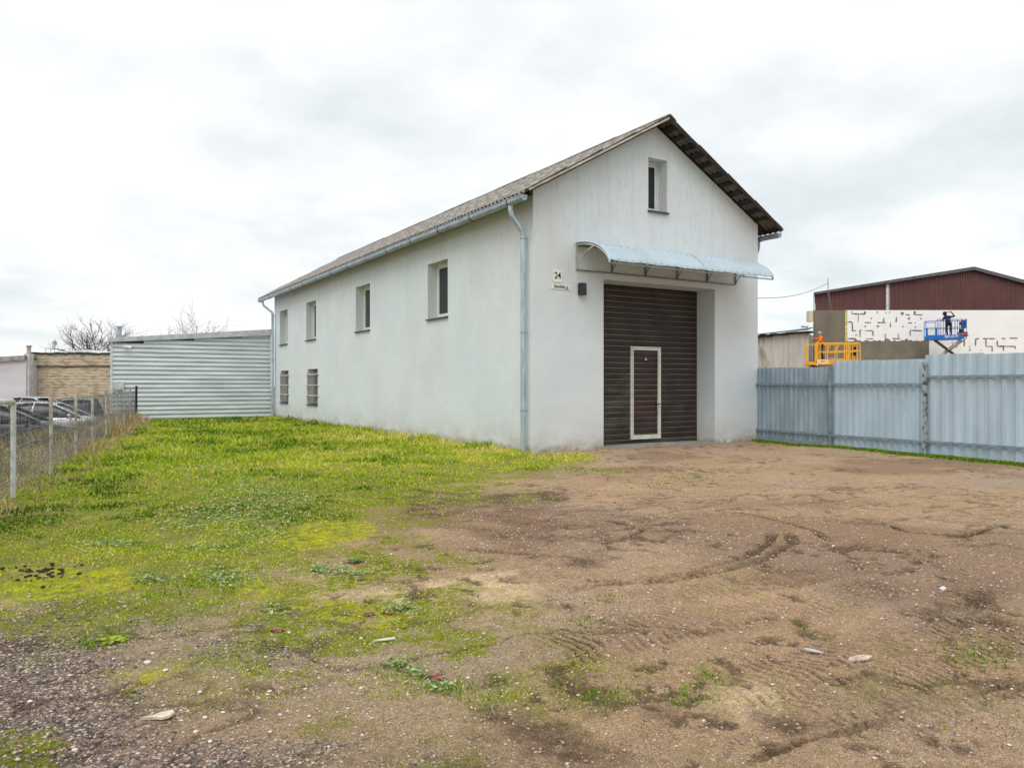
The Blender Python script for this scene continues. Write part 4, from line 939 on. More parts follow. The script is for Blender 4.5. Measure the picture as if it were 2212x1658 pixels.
k = MB(); k.box(-.25, 0, .0, .5, LZ(694), ztop-.03); k.build("wall_end", bmats[0], bw_)
cctv("security_camera", "white lamp-like surveillance camera on the grey render left of the boards", (front(*loc(1955*.8848+3, 795*.8848, 48.85)[:2]).x, front(*loc(1955*.8848+3, 795*.8848, 48.85)[:2]).y, lz(705, 48.85)), -YAW, 1.8)

D = 62.0; bh = fthing("brown_hall", "large hall with ribbed reddish-brown cladding and low gable roof on the right", "building", D, x=24)
LX = lambda fx: lx(fx, D, 24); LZ = lambda fy: lz(fy, D)
brown = mat("brown_cladding", (.155, .068, .062), .55, col2=(.115, .052, .050), scale=1.2, stretch=(1, 1, .3))
def ribbed_gable(x0, x1, topf, m_, y):
    n_ = int((x1-x0)/.2); k = MB(); V = []
    for i in range(n_*4+1):
        q = i % 4; xx = x0 + (i//4)*((x1-x0)/n_) + (x1-x0)/n_*[0, .45, .58, .87][q]; xx = min(xx, x1); dy = 0 if q in (0, 1) else -.05
        V += [(xx, y+dy, -.2), (xx, y+dy, topf(xx))]
    Fc = [(2*i, 2*i+2, 2*i+3, 2*i+1) for i in range(n_*4)]
    return k.add(V, Fc).build("cladding", m_, bh)
pk = (LX(2099), LZ(584)); lf = (LX(1762), LZ(636)); rt = (LX(2330), LZ(646)); yb = 0
tf = lambda x: lf[1]+(pk[1]-lf[1])*(x-lf[0])/(pk[0]-lf[0]) if x < pk[0] else pk[1]+(rt[1]-pk[1])*(x-pk[0])/(rt[0]-pk[0])
ribbed_gable(lf[0], LX(1913), tf, brown, 0); ribbed_gable(LX(1922), rt[0], tf, brown, 0)
k = MB(); xs = [lf[0], LX(1913), pk[0], rt[0]]; k.prism([(lf[0], -.2), (rt[0], -.2), (rt[0], tf(rt[0])-.05), (pk[0], pk[1]-.05), (lf[0], lf[1]-.05)], 1, .08, 25); k.v = [(x+(10.4 if y > 1 else 0), y, z) for x, y, z in k.v]; k.build("wall", mat("hall_core", (.2, .2, .21), .8), bh)
k = MB(); k.box(LX(1914), LX(1919), -.06, .07, -.2, tf(LX(1916))-.05); k.build("pilaster", mat("white_brick_strip", (.72, .72, .70), .8, var=.15, scale=3, stretch=(1, 1, 3)), bh)
k = MB(); k.box(LX(1919)+.01, LX(1922), -.06, .07, -.2, tf(LX(1921))-.05); k.build("downpipe", mat("pilaster_grey", (.28, .28, .30), .6), bh)
k = MB(); k.prism([(lf[0]-.3, lf[1]-.04), (pk[0], pk[1]-.0), (rt[0], rt[1]+.0), (rt[0], rt[1]+.30), (pk[0], pk[1]+.27), (lf[0]-.3, lf[1]+.14)], 1, -.35, 25); k.v = [(x+(10.4 if y > 1 else 0), y, z) for x, y, z in k.v]; k.build("roof", mat("hall_roof_grey", (.13, .12, .14), .7), bh)
k = MB(); k.box(lf[0]-.18, lf[0]-.08, -.05, .05, 0, lf[1]-.1); k.build("downpipe", mat("pale_trim", (.6, .65, .7), .5), bh)

X46 = (1745-1106)/F*46; P2_ = Vector((X46, 46, 0)); P1_ = Vector(((1560-1106)/F*53.5, 53.5, 0)); Q2_ = Vector(((1757-1106)/F*48.98, 48.98, 0)); Q1_ = P1_ + Vector((3.4, 1.6, 0))
cs = fthing("concrete_shed", "low stained concrete shed with dark felt roof beside the warehouse", "building", 46, x=X46)
A2 = P1_-P2_; dA = A2.length; ang = math.atan2(A2.y, A2.x); zt_ = 4.58
conc_m = mat("stained_concrete", (.52, .50, .45), .95, col2=(.22, .20, .165), scale=1.3, stretch=(1, 1, .5), lo=.38, hi=.55, bump=.3, bscale=9)
conc_l = mat("pale_concrete", (.60, .59, .55), .95, col2=(.42, .41, .37), scale=1.5, stretch=(2, 2, .3))
Mr = Matrix.Rotation(ang, 4, 'Z')
x = 0; i = 0
for wdt in (1.6, 1.5, 1.15, 1.15, 1.3, 1.2):
    wdt = min(wdt, dA-x)
    if wdt > .2: k = MB(); k.box(x+.012, x+wdt-.012, -.1, .0, -.2, zt_-random.uniform(0, .02), 0, Mr); k.build("wall_panel", conc_l if i in (0, 1) else conc_m, cs)
    x += wdt; i += 1
inn = [P2_+Vector((.12, .12, 0)), P1_+Vector((.12, .12, 0)), Q1_, Q2_+Vector((-.02, -.02, 0))]
k = MB(); k.prism([tuple((p-P2_)[:2]) for p in inn], 2, -.2, zt_-.03); k.build("wall", mat("shed_core", (.30, .29, .25), .9), cs)
e = Q2_-P2_; Me = Matrix.Rotation(math.atan2(e.y, e.x), 4, 'Z')
k = MB(); k.box(.01, e.length-.02, .0, .08, -.2, zt_, 0, Me); k.build("wall_panel", mat("end_concrete", (.50, .50, .46), .95, var=.1), cs)
k = MB(); n_ = 18
for q in range(n_):
    a, b = -.30+(dA+.3)*q/n_, -.30+(dA+.3)*(q+1)/n_; j = random.uniform(-.02, .02); k.box(a, b, -.12, .30, zt_+.01+j-random.uniform(0, .06), zt_+.10+j, 0, Mr)
k.build("eave", mat("black_eave", (.022, .02, .02), .9), cs)
oA = Mr @ Vector((-.32, .34, 0)); oB = Mr @ Vector((dA, .34, 0)); iA = Q2_-P2_+Vector((-.03, -.05, 0)); iB = Q1_-P2_
for q in range(7):
    u0, u1 = q/7+.002, (q+1)/7-.002; c4 = [oA.lerp(oB, u0), oA.lerp(oB, u1), iA.lerp(iB, u1), iA.lerp(iB, u0)]
    lo_ = [(p.x, p.y, zt_+(.12 if m < 2 else .50)) for m, p in enumerate(c4)]; hi_ = [(p[0], p[1], p[2]+.05) for p in lo_]
    MB().add(lo_+hi_, [(0, 3, 2, 1), (4, 5, 6, 7), (0, 1, 5, 4), (1, 2, 6, 5), (2, 3, 7, 6), (3, 0, 4, 7)]).build("roof_strip", mat("roof_felt", (.10, .105, .12), .85, var=.2), cs)

up = fthing("utility_pole", "thin leaning twin-leg pole standing behind the grey rendered wall", "pole", 50.2, x=(1796-1106)/F*50.2)
D = 50.2; z9 = lz(611, D); dx_ = (1789.5-1797)/F*D; zb_ = lz(668, D); sl_ = dx_/(z9-zb_)
k = MB(); k.tube((-sl_*zb_, 0, -.2), (sl_*(z9-zb_)*.93, 0, z9-.5), .075, 8); k.build("leg", mat("pole_concrete", (.12, .115, .11), .9), up)
k = MB(); k.tube((-sl_*zb_+.2, .1, -.2), (sl_*(z9-zb_)*.9+.06, .05, z9-.9), .05, 8); k.build("leg", mat("pole_concrete_pale", (.4, .39, .36), .9), up)
k = MB(); k.tube((sl_*(z9-zb_)*.9, 0, z9-.9), (sl_*(z9-zb_), 0, z9+.3), .03, 6); k.build("insulator_pin", zinc, up)
pe = front((1789.5-1106)/F*D, D); wa = Vector((pe.x, pe.y, z9)); q_ = on(1637, 638.5, 0, W+.02)
dirw = Vector((0, 0, 0)); pts = []
wb = Vector((7.0, 12.0, 4.9))
D1 = 30.0; pr1 = front((1600-1106)/F*D1, D1); wb = Vector((pr1.x, pr1.y, CAM.z+(HZ-643)/F*D1))
for q in range(25): t_ = q/24; p_ = wa.lerp(wb, t_); p_.z -= .35*sin(pi*t_); pts.append(p_)
k = MB(); k.path(pts, .014, 5); k.build("overhead_wire", mat("wire_black", (.05, .05, .05), .6), label="thin overhead wire running from the leaning pole towards the warehouse", cat="wire")

# ------------------------------------------------------------------ work platforms
def bar(mb, a, b, r, mi=0): mb.tube(a, b, r, 6, mi=mi)
# blue scissor lift
D = 47.2; bl = fthing("scissor_lift", "blue scissor lift raised against the white insulation boards", "lift", D, x=(2041-1106)/F*D); bl.rotation_euler.z -= R(24)
LX = lambda fx: (fx-2041)/F*D*.93; LZ = lambda fy: lz(fy, D)
blue = mat("lift_blue", (.015, .14, .50), .4, var=.06); blue_d = mat("lift_rail_blue", (.04, .12, .42), .45); steel = mat("scissor_steel", (.5, .5, .47), .5, .2, var=.2); steel_d = mat("scissor_dark", (.05, .05, .055), .5)
xL, xM, xR = LX(2000), LX(2023), LX(2073); zf0, zf1, zr, zm = LZ(734), LZ(725), LZ(692), LZ(709)
k = MB(); k.box(xL, xR, -.6, .6, zf0, zf0+.10); dk = k.build("platform", blue, bl)
k = MB(); k.box(xL, xR, -.63, -.605, zf0, zf1+.02); k.box(xL, xL+.12, -.63, -.605, zf1+.02, zm); k.box(xM-.10, xM+.02, -.63, -.605, zf1+.02, zm); k.box(xR, xR+.12, -.63, -.60, zf0, zf1-.08); k.build("side_plate", blue, bl)
k = MB(); k.box(xL, xR, .605, .63, zf0, zf1); k.build("side_plate", blue, bl)
t = link("lettering", text_mesh("SJIII-3219", .19, mat("lift_letter", (.8, .85, .9), .5)), bl, (LX(2052), -.637, zf0+.17)); t.rotation_euler = (R(90), 0, 0)
for y in (-.60, .60):
    k = MB(); zz = (zr-.06, zr+.03)
    bar(k, (xL+.02, y, zz[0]), (xM+.02, y, zz[0]), .02); bar(k, (xM, y, zz[1]), (LX(2083), y, zz[1]-.05), .02); bar(k, (xL+.02, y, zm), (LX(2083), y, zm+.01), .018)
    k.build("guard_rail", blue_d, bl)
    for fx in (2000.6, 2023.5, 2031, 2040, 2053, 2064, 2073, 2082):
        k = MB(); top_ = zr-.06 if fx < 2020 else zr+.02; bar(k, (LX(fx), y, zf0+.1), (LX(fx), y, top_), .018); k.build("rail_post", blue_d, bl)
k = MB()
for x in (xL+.02, LX(2083)): bar(k, (x, -.6, zr-.04), (x, .6, zr-.04), .02); bar(k, (x, -.6, zm), (x, .6, zm), .018)
k.build("guard_rail", blue_d, bl)
k = MB(); k.box(LX(2072), LX(2083), -.58, -.2, LZ(710), LZ(694)); k.build("control_box", mat("box_blue", (.02, .06, .25), .4), bl)
k = MB(); k.tube((LX(2071), -.45, LZ(701)), (LX(2071), -.60, LZ(701)), .09, 12); k.box(LX(2069), LX(2077), -.5, -.1, LZ(720), LZ(712)); k.build("cable_reel", rubber, bl)
k = MB(); k.box(xR+.02, LX(2086), -.55, .5, LZ(728), LZ(726)); k.build("extension_deck", steel_d, bl)
zs = [zf0-.02, LZ(779), LZ(779)-1.12, .62]
for s_ in range(3):
    za, zb2 = zs[s_], zs[s_+1]
    for y, o_ in ((-.45, 0), (.38, .18)):
        k = MB(); 
        for (xa, xb, yy, mi) in ((LX(2014)+.1, LX(2078)-.15, y, 1), (LX(2074)-.05, LX(2014)+.05, y+.09, 0)):
            a = Vector((xa+o_, yy, za)); b = Vector((xb+o_, yy, zb2)); 
            k.tube(a, b, .085, 4, mi=mi)
        k.build("scissor_arm", [steel, steel_d], bl)
    k = MB(); bar(k, (LX(2046), -.45, (za+zb2)/2), (LX(2046), .5, (za+zb2)/2), .05); k.build("pivot_bar", steel_d, bl)
k = MB(); k.box(LX(2014), LX(2076), -.55, .55, .25, .62); k.build("chassis", blue, bl)
for wx in (LX(2020), LX(2070)):
    for y in (-.6, .6): k = MB(); k.tube((wx, y-.06, .19), (wx, y+.06, .19), .2, 14); k.build("wheel", rubber, bl)
LIFTB = (D, zf0+.10)
# tool cases on the blue lift
tc_ = fthing("tool_case", "orange and red tool box at the right end of the blue lift", "box", D-.1, x=(2077-1106)/F*D)
z_ = LZ(726)+.0; k = MB(); k.box(-.19, 0, -.2, .2, z_, z_+.26); k.build("case", mat("case_orange", (.62, .28, .12), .5), tc_); k = MB(); k.box(.01, .21, -.2, .2, z_, z_+.26); k.build("lid", mat("case_red", (.6, .07, .05), .5), tc_)
pk_ = fthing("plastic_sack", "crumpled pale sack at the worker's feet on the blue lift", "bag", D+.1, x=(2060-1106)/F*D)
k = MB(); k.sphere((0, 0, LIFTB[1]+.12), .16, sc=(1.3, 1, .8)); k.sphere((.2, .05, LIFTB[1]+.09), .11); k.build("sack", mat("sack_pale", (.62, .62, .52), .8, var=.2, scale=20), pk_)

# yellow boom/deck lift
D = 44.4; yl = fthing("yellow_lift", "yellow work platform with railings standing behind the blue-grey fence", "lift", D, x=(1796-1106)/F*D); yl.rotation_euler.z -= R(19)
LX = lambda fx: (fx-1796)/F*D*.94; LZ = lambda fy: lz(fy, D)
yel = mat("lift_yellow", (.80, .36, .012), .45, var=.06); yel_l = mat("lift_rail_yellow", (.80, .42, .05), .45, var=.05)
zf0, zf1, zr, zm = LZ(788), LZ(776), LZ(742.5), LZ(760)
x0, x1, x2, x3 = LX(1740), LX(1762), LX(1830), LX(1853)
k = MB(); k.box(x0, x2, -.8, .8, zf0, zf0+.12); k.build("platform", yel, yl)
k = MB(); k.box(x1-.02, x2+.04, -.84, -.805, zf0, zf1-.02); k.prism([(x2-.18, zf1-.02), (x2+.04, zf1-.02), (x2+.04, zf1+.22)], 1, -.84, -.805); k.box(x0, x1-.02, -.84, -.805, zf0, zf0+.12); k.build("side_plate", yel, yl)
k = MB(); k.box(x0, x2, .805, .84, zf0, zf1-.1); k.build("side_plate", yel, yl)
t = link("lettering", text_mesh("JCB", .36, mat("letter_white", (.85, .85, .82), .5), .004), yl, (LX(1776), -.85, zf0+.16)); t.rotation_euler = (R(90), 0, 0); t.scale = (1.15, 1, 1)
k = MB(); k.prism([(x0+.02, zf0+.05), (x0-.06, zr-.25), (x0-.02, zr-.08), (x0+.09, zr-.02), (x0+.12, zf0+.1)], 1, -.84, -.79); k.build("end_panel", yel, yl)
k = MB(); k.box(x1-.08, x1+.10, -.84, -.79, zf0+.1, zr); k.build("end_panel", yel, yl)
for y in (-.81, .81):
    k = MB(); bar(k, (x0+.05, y, zr-.02), (x1, y, zr-.02), .018); k.path([(x1, y, zr), (x3-.1, y, zr), (x3-.02, y, zr-.04), (x3, y, zr-.14), (x3+.02, y, LZ(778))], .032, 6); bar(k, (x1, y, zm-.03), (x3, y, zm+.02), .028); bar(k, (x2+.05, y, LZ(777)), (x3+.02, y, LZ(778)), .02); k.build("guard_rail", yel_l, yl)
    for fx in (1771.5, 1786, 1806, 1826, 1830, 1838, 1847):
        k = MB(); bar(k, (LX(fx), y, zf0+.1 if fx < 1830 else LZ(777)), (LX(fx), y, zr), .024 if fx not in (1826, 1830) else .04); k.build("rail_post", yel_l, yl)
    k = MB(); bar(k, (LX(1787), y, zm), (LX(1793), y, zr), .022); bar(k, (LX(1804), y, zm+.02), (LX(1812), y, zr), .022); k.build("brace", yel_l, yl)
k = MB()
for x in (x0+.03, x3): bar(k, (x, -.8, zr-.06), (x, .8, zr-.06), .028)
k.build("guard_rail", yel_l, yl)
k = MB(); k.box(LX(1838), LX(1846), -.7, -.3, LZ(756), LZ(751)); k.box(LX(1837), LX(1846), -.72, -.3, LZ(769), LZ(762)); k.build("control_box", rubber, yl)
for s_ in range(3):
    za = zf0-.02-s_*(zf0-.75)/3; zb2 = zf0-.02-(s_+1)*(zf0-.75)/3
    for y in (-.5, .45):
        k = MB(); k.tube((x0+.3, y, za), (x2-.2, y, zb2), .06, 4); k.tube((x2-.2, y+.09, za), (x0+.3, y+.09, zb2), .06, 4); k.build("scissor_arm", steel_d, yl)
k = MB(); k.box(x0+.1, x2, -.8, .8, .35, .75); k.build("chassis", yel, yl)
for wx in (x0+.4, x2-.3):
    for y in (-.8, .8): k = MB(); k.tube((wx, y-.12, .38), (wx, y+.12, .38), .38, 16); k.build("wheel", rubber, yl)
LIFTY = (D, zf0+.12)
def tub(label, fx, w_, h_, c_, name):
    t = fthing("mortar_tub", label, "tub", D-.35, x=(fx-1106)/F*(D-.35)); z_ = LIFTY[1]
    k = MB(); n_ = 14; V = []
    for (rr, zz) in ((.7, 0), (1, h_), (1.06, h_+.01), (1.06, h_-.02), (.93, h_-.01), (.66, .02)):
        V += [(rr*w_*cos(2*pi*i/n_), rr*w_*.8*sin(2*pi*i/n_), z_+zz) for i in range(n_)]
    Fc = [(j*n_+i, j*n_+(i+1) % n_, (j+1)*n_+(i+1) % n_, (j+1)*n_+i) for j in range(5) for i in range(n_)] + [tuple(range(n_)), tuple(range(5*n_, 6*n_))]
    k.add(V, Fc).build("tub", mat(name, c_, .6, var=.1), t)
tub("large pale mortar tub on the yellow platform", 1796, .26, .26, (.52, .54, .50), "tub_pale")
tub("small white bucket on the yellow platform, right of the larger tub", 1816, .17, .22, (.68, .69, .67), "bucket_white")

# ------------------------------------------------------------------ people
def person(root, joints, bones, rad, zones, name="body", smooth=2):
    me = bpy.data.meshes.new("skeleton"); names = list(joints); ix = {n_: i for i, n_ in enumerate(names)}
    me.from_pydata([joints[n_] for n_ in names], [(ix[a], ix[b]) for a, b in bones], [])
    o = bpy.data.objects.new("skeleton", me); C.objects.link(o)
    md = o.modifiers.new("skin", 'SKIN'); sv = me.skin_vertices[0].data
    for n_ in names: r_ = rad[n_]; sv[ix[n_]].radius = (r_, r_) if isinstance(r_, float) else r_
    for n_ in names: sv[ix[n_]].use_root = (n_ == "pelvis")
    sb = o.modifiers.new("sub", 'SUBSURF'); sb.levels = smooth; sb.render_levels = smooth
    bpy.context.view_layer.update()
    m2 = bpy.data.meshes.new_from_object(o.evaluated_get(bpy.context.evaluated_depsgraph_get())); bpy.data.objects.remove(o)
    m2.materials.clear()
    for m_ in zones[0]: m2.materials.append(m_)
    P = {n_: Vector(joints[n_]) for n_ in names}
    for f_ in m2.polygons:
        c_ = f_.center
        def away(b):
            a0, ab = P[b[0]], P[b[1]]-P[b[0]]
            t_ = max(0, min(1, (c_-a0).dot(ab)/max(1e-6, ab.length_squared)))
            r0 = rad[b[0]] if isinstance(rad[b[0]], float) else rad[b[0]][0]
            return (c_-(a0+ab*t_)).length - .5*r0
        best = min(bones, key=away)
        f_.material_index = zones[1](best, c_); f_.use_smooth = True
    return link(name, m2, root)
def figure(pose):
    """joint table -> (joints, bones, radii) with five fingers a hand"""
    J = dict(pose); B = [("pelvis", "waist"), ("waist", "chest"), ("chest", "neck"), ("neck", "head"), ("head", "crown")]
    for s_ in "LR":
        B += [("pelvis", "hip"+s_), ("hip"+s_, "knee"+s_), ("knee"+s_, "ankle"+s_), ("ankle"+s_, "toe"+s_), ("chest", "sho"+s_), ("sho"+s_, "elb"+s_), ("elb"+s_, "wri"+s_), ("wri"+s_, "palm"+s_)]
        e_, w_ = Vector(J["elb"+s_]), Vector(J["wri"+s_]); d = (w_-e_).normalized(); J["palm"+s_] = tuple(w_+d*.08)
        side = d.orthogonal().normalized()
        for q, (off, ln) in enumerate(((-.03, .065), (-.01, .078), (.01, .074), (.03, .058))):
            a = w_+d*.09+side*off; J["kn%s%d" % (s_, q)] = tuple(a+d*.03); J["tip%s%d" % (s_, q)] = tuple(a+d*ln+d.cross(side)*.02); B += [("palm"+s_, "kn%s%d" % (s_, q)), ("kn%s%d" % (s_, q), "tip%s%d" % (s_, q))]
        J["th"+s_] = tuple(w_+d*.06+side*.055); B += [("wri"+s_, "th"+s_)]
    rd_ = {}
    for n_ in J:
        rd_[n_] = {"pelvis": (.15, .12), "waist": (.14, .11), "chest": (.165, .125), "neck": .055, "head": (.085, .095), "crown": (.07, .08)}.get(n_) or (.09 if n_[:3] == "hip" else .062 if n_[:3] == "kne" else .045 if n_[:3] == "ank" else .04 if n_[:3] == "toe" else .075 if n_[:3] == "sho" else .05 if n_[:3] == "elb" else .032 if n_[:3] == "wri" else .033 if n_[:3] == "pal" else .010)
    return J, B, rd_
skin_ = mat("skin", (.45, .27, .2), .6); hiv = mat("orange_jacket", (.85, .20, .02), .7, var=.12, scale=14); dtr = mat("dark_trousers", (.016, .017, .022), .8, var=.2); boot = mat("boots", (.03, .025, .02), .7)
gcap = mat("grey_cap", (.36, .38, .38), .9, var=.15, scale=30); blackj = mat("black_jacket", (.010, .011, .018), .8, var=.2); pshoe = mat("pale_shoes", (.42, .42, .38), .7)
def zone(torso, legs, feet, sk, hood):
    def z_(b, c_):
        n_ = b[1]
        if n_[:3] in ("kne", "ank") or (n_[:3] == "hip"): return legs
        if n_[:3] == "toe": return feet
        if n_ in ("head", "crown"): return hood
        if n_[:3] in ("pal", "kn", "tip") or n_[:2] in ("th", "kn"): return sk
        return torso
    return z_
z0_ = LIFTY[1]
w1 = fthing("person", "worker in bright orange jacket and grey cap standing on the yellow platform", "person", LIFTY[0]-.25, x=(1773-1106)/F*(LIFTY[0]-.25)); w1.location.z = z0_
pose = dict(pelvis=(0.02, 0, .95), waist=(0.03, 0, 1.12), chest=(.0, 0, 1.36), neck=(-.03, 0, 1.52), head=(-.06, 0, 1.63), crown=(-.06, 0, 1.71),
            hipL=(.02, -.11, .90), kneeL=(-.06, -.14, .50), ankleL=(-.02, -.15, .09), toeL=(-.17, -.16, .04), hipR=(.04, .11, .90), kneeR=(.12, .14, .50), ankleR=(.2, .15, .09), toeR=(.06, .16, .04),
            shoL=(-.02, -.20, 1.42), elbL=(-.17, -.25, 1.22), wriL=(-.34, -.20, 1.12), shoR=(-.02, .20, 1.42), elbR=(-.18, .22, 1.38), wriR=(-.36, .15, 1.42))
J, B, rr_ = figure(pose); person(w1, J, B, rr_, ([hiv, dtr, boot, skin_], zone(0, 1, 2, 3, 3)))
k = MB(); k.sphere((-.055, 0, 1.70), .118, sc=(1.08, .95, .85)); k.prism([(-.20, -.07), (-.14, -.08), (-.14, .08), (-.20, .07)], 2, 1.655, 1.667); k.build("cap", gcap, w1, True)
k = MB(); k.sphere((-.158, 0, 1.625), .016, 0, 6, 4); k.build("nose", skin_, w1, True)
k = MB()
for s_ in (-1, 1): k.sphere((-.146, s_*.033, 1.645), .010, 0, 6, 4)
k.build("eyes", rubber, w1)
k = MB(); k.box(-.12, .15, -.165, -.135, 1.26, 1.31); k.box(-.1, .15, -.16, -.13, 1.08, 1.12); k.build("reflective_stripe", mat("stripe_dark", (.14, .12, .1), .5), w1)
z0_ = LIFTB[1]
w2 = fthing("person", "worker in black hooded clothes with one arm raised on the blue scissor lift", "person", LIFTB[0]+.1, x=(2049.5-1106)/F*(LIFTB[0]+.1)); w2.location.z = z0_
pose = dict(pelvis=(0, 0, .88), waist=(-.02, .02, 1.02), chest=(-.05, .08, 1.26), neck=(-.12, .12, 1.40), head=(-.16, .14, 1.50), crown=(-.165, .15, 1.58),
            hipL=(-.12, 0, .84), kneeL=(-.12, .0, .47), ankleL=(-.07, .0, .10), toeL=(-.10, .15, .05), hipR=(.13, 0, .84), kneeR=(.15, .0, .47), ankleR=(.17, .0, .10), toeR=(.16, .16, .05),
            shoL=(-.22, .12, 1.30), elbL=(-.16, .36, 1.14), wriL=(.0, .48, 1.26), shoR=(.13, .10, 1.34), elbR=(.44, .12, 1.36), wriR=(.28, .16, 1.60))
J, B, rr_ = figure(pose)
person(w2, J, B, rr_, ([blackj, dtr, pshoe, skin_], zone(0, 1, 2, 3, 0)))
k = MB(); k.sphere((-.165, .135, 1.535), .125, sc=(.95, 1.0, 1.1)); k.build("hood", blackj, w2, True)
k = MB(); k.box(-.06, .24, .12, .15, 1.60, 1.64, 0, Matrix.Translation((0, 0, 0))); k.build("trowel", mat("board_float", (.05, .05, .055), .6), w2)

# ------------------------------------------------------------------ ground cover
def scatter(n, rmin, rmax, amin=-R(42), amax=R(42), power=1.0):
    u = rng.random(n)
    if power == 1.0: r = rmin*np.exp(u*math.log(rmax/rmin))
    else: r = (rmin**power + u*(rmax**power-rmin**power))**(1/power)
    t = amin + rng.random(n)*(amax-amin); dx = r*np.sin(t); dy = r*np.cos(t)
    return CAM.x+RT.x*dx+FW.x*dy, CAM.y+RT.y*dx+FW.y*dy, r
def leaf_mat(name, ramp, rough=.7, attr="tint"):
    m = bpy.data.materials.new(name); m.use_nodes = True; N = m.node_tree.nodes; L = m.node_tree.links; b = N["Principled BSDF"]
    b.inputs["Roughness"].default_value = rough; b.inputs["Specular IOR Level"].default_value = .08
    a = N.new("ShaderNodeAttribute"); a.attribute_name = attr; r = N.new("ShaderNodeValToRGB"); L.new(a.outputs["Fac"], r.inputs[0]); cr = r.color_ramp
    cr.elements[0].position = ramp[0][0]; cr.elements[0].color = (*ramp[0][1], 1); cr.elements[1].position = ramp[-1][0]; cr.elements[1].color = (*ramp[-1][1], 1)
    for p, c_ in ramp[1:-1]: e_ = cr.elements.new(p); e_.color = (*c_, 1)
    L.new(r.outputs[0], b.inputs["Base Color"])
    tr_ = N.new("ShaderNodeBsdfTranslucent"); L.new(r.outputs[0], tr_.inputs[0]); mx = N.new("ShaderNodeMixShader"); mx.inputs[0].default_value = .3
    out = N["Material Output"]; L.new(b.outputs[0], mx.inputs[1]); L.new(tr_.outputs[0], mx.inputs[2]); L.new(mx.outputs[0], out.inputs[0]); return m
def outside_buildings(x, y):
    m = ~((x > -.03) & (x < 7.1) & (y > -.03) & (y < 21.8)); m &= ~((y > 21.70) & (x > -6.7))
    m &= ~((x > 6.2+(y+7)*.09) & (x < 20) & (y < .1)); return m
def blades(name, x, y, z, h, w, lean, tint, m_, kind="stuff", **tg):
    n = len(x); a = rng.random(n)*2*pi; la = rng.random(n)*2*pi
    ux, uy = np.cos(a)*w/2, np.sin(a)*w/2; lx_, ly_ = np.cos(la)*lean*h, np.sin(la)*lean*h
    hm = h*.55
    V = np.zeros((n, 5, 3))
    V[:, 0] = np.stack([x-ux, y-uy, z-.01], 1); V[:, 1] = np.stack([x+ux, y+uy, z-.01], 1)
    V[:, 2] = np.stack([x+lx_*.35+ux*.8, y+ly_*.35+uy*.8, z+hm], 1); V[:, 3] = np.stack([x+lx_*.35-ux*.8, y+ly_*.35-uy*.8, z+hm], 1)
    V[:, 4] = np.stack([x+lx_, y+ly_, z+h], 1)
    b = np.arange(n)*5
    T = np.concatenate([np.stack([b, b+1, b+2], 1), np.stack([b, b+2, b+3], 1), np.stack([b+3, b+2, b+4], 1)])
    me = np_mesh(name, V.reshape(-1, 3), T, 3, m_); set_attr(me, "tint", np.repeat(tint, 5)); return link(name, me, kind=kind, **tg)
grass_m = leaf_mat("lawn_grass", [(0, (.055, .13, .008)), (.25, (.19, .34, .015)), (.5, (.40, .51, .03)), (.75, (.66, .63, .06)), (1, (.78, .66, .30))])
dry_m = leaf_mat("dry_grass", [(0, (.14, .13, .04)), (.4, (.42, .31, .14)), (.7, (.62, .47, .26)), (1, (.74, .60, .38))])
weed_m = leaf_mat("ground_leaves", [(0, (.10, .17, .035)), (.5, (.27, .38, .11)), (1, (.52, .62, .34))])
def grow_lawn():
    x, y, r = scatter(520000, 3.6, 42, -R(40), R(20), 1.0)
    fd = fields(x, y); out = (x-FLA.x)*FLN.x+(y-FLA.y)*FLN.y
    dens = np.maximum(fd['grass']*(.22+.78*sstep(fbm(x, y, 2.9, 4, 90), .36, .56)), fd['moss']*.30) * (1-.92*fd['bright'])*(1-.85*fd['sand'])*(1-.5*fd['track_cavity'])*(1-.8*fd['gravel'])
    wallstrip = ((x > -.5) & (x < 0) & (y < 21.7) & (y > 0)); dens = np.where(wallstrip, 1, dens)
    dens = np.where(out > .2, dens*.25, dens)
    k = (rng.random(len(x)) < dens) & outside_buildings(x, y)
    x, y, r = x[k], y[k], r[k]; fd = {a: b[k] for a, b in fd.items()}; z = ground_z(x, y, fd); out = out[k]
    ty = fbm(x, y, .45, 3, 66); lush = sstep(y, -6, 3)
    h = (.012+.045*rng.random(len(x))**1.9)*(.45+.8*fd['grass'])*(.6+.6*lush); h *= (1+.7*sstep(fbm(x, y, 1.4, 3, 101), .52, .7)); h *= .55+.45*sstep(y, -4.5, 4); h = np.where((x > -.4) & (y > 0), h*1.5, h)
    w = (.0035+.0011*r)*(.8+.4*rng.random(len(x)))
    near_edge = 1-fd['grass']
    tint = .24+.36*(ty-.3)*1.6+.50*(rng.random(len(x))-.5)+.16*near_edge + .30*sstep(x, -4.5, -1.2)*sstep(y, 14, 5)
    tint = np.clip(tint + .14*sstep(fbm(x, y, 3.5, 2, 8), .55, .7), 0, 1)
    dk_ = sstep(fbm(x, y, 1.1, 4, 210), .50, .64); tint = np.clip(tint - .30*dk_ + .35*(rng.random(len(x)) < .10), 0, 1); h = h*(1+.35*dk_); dead = rng.random(len(x)) < .12; tint = np.where(dead, .97, tint); h = np.where(dead, h*.6, h)
    blades("grass", x, y, z, h, w, .35+.9*rng.random(len(x)), tint, grass_m, label="short green and yellow lawn grass along the warehouse wall", cat="grass")
grow_lawn()
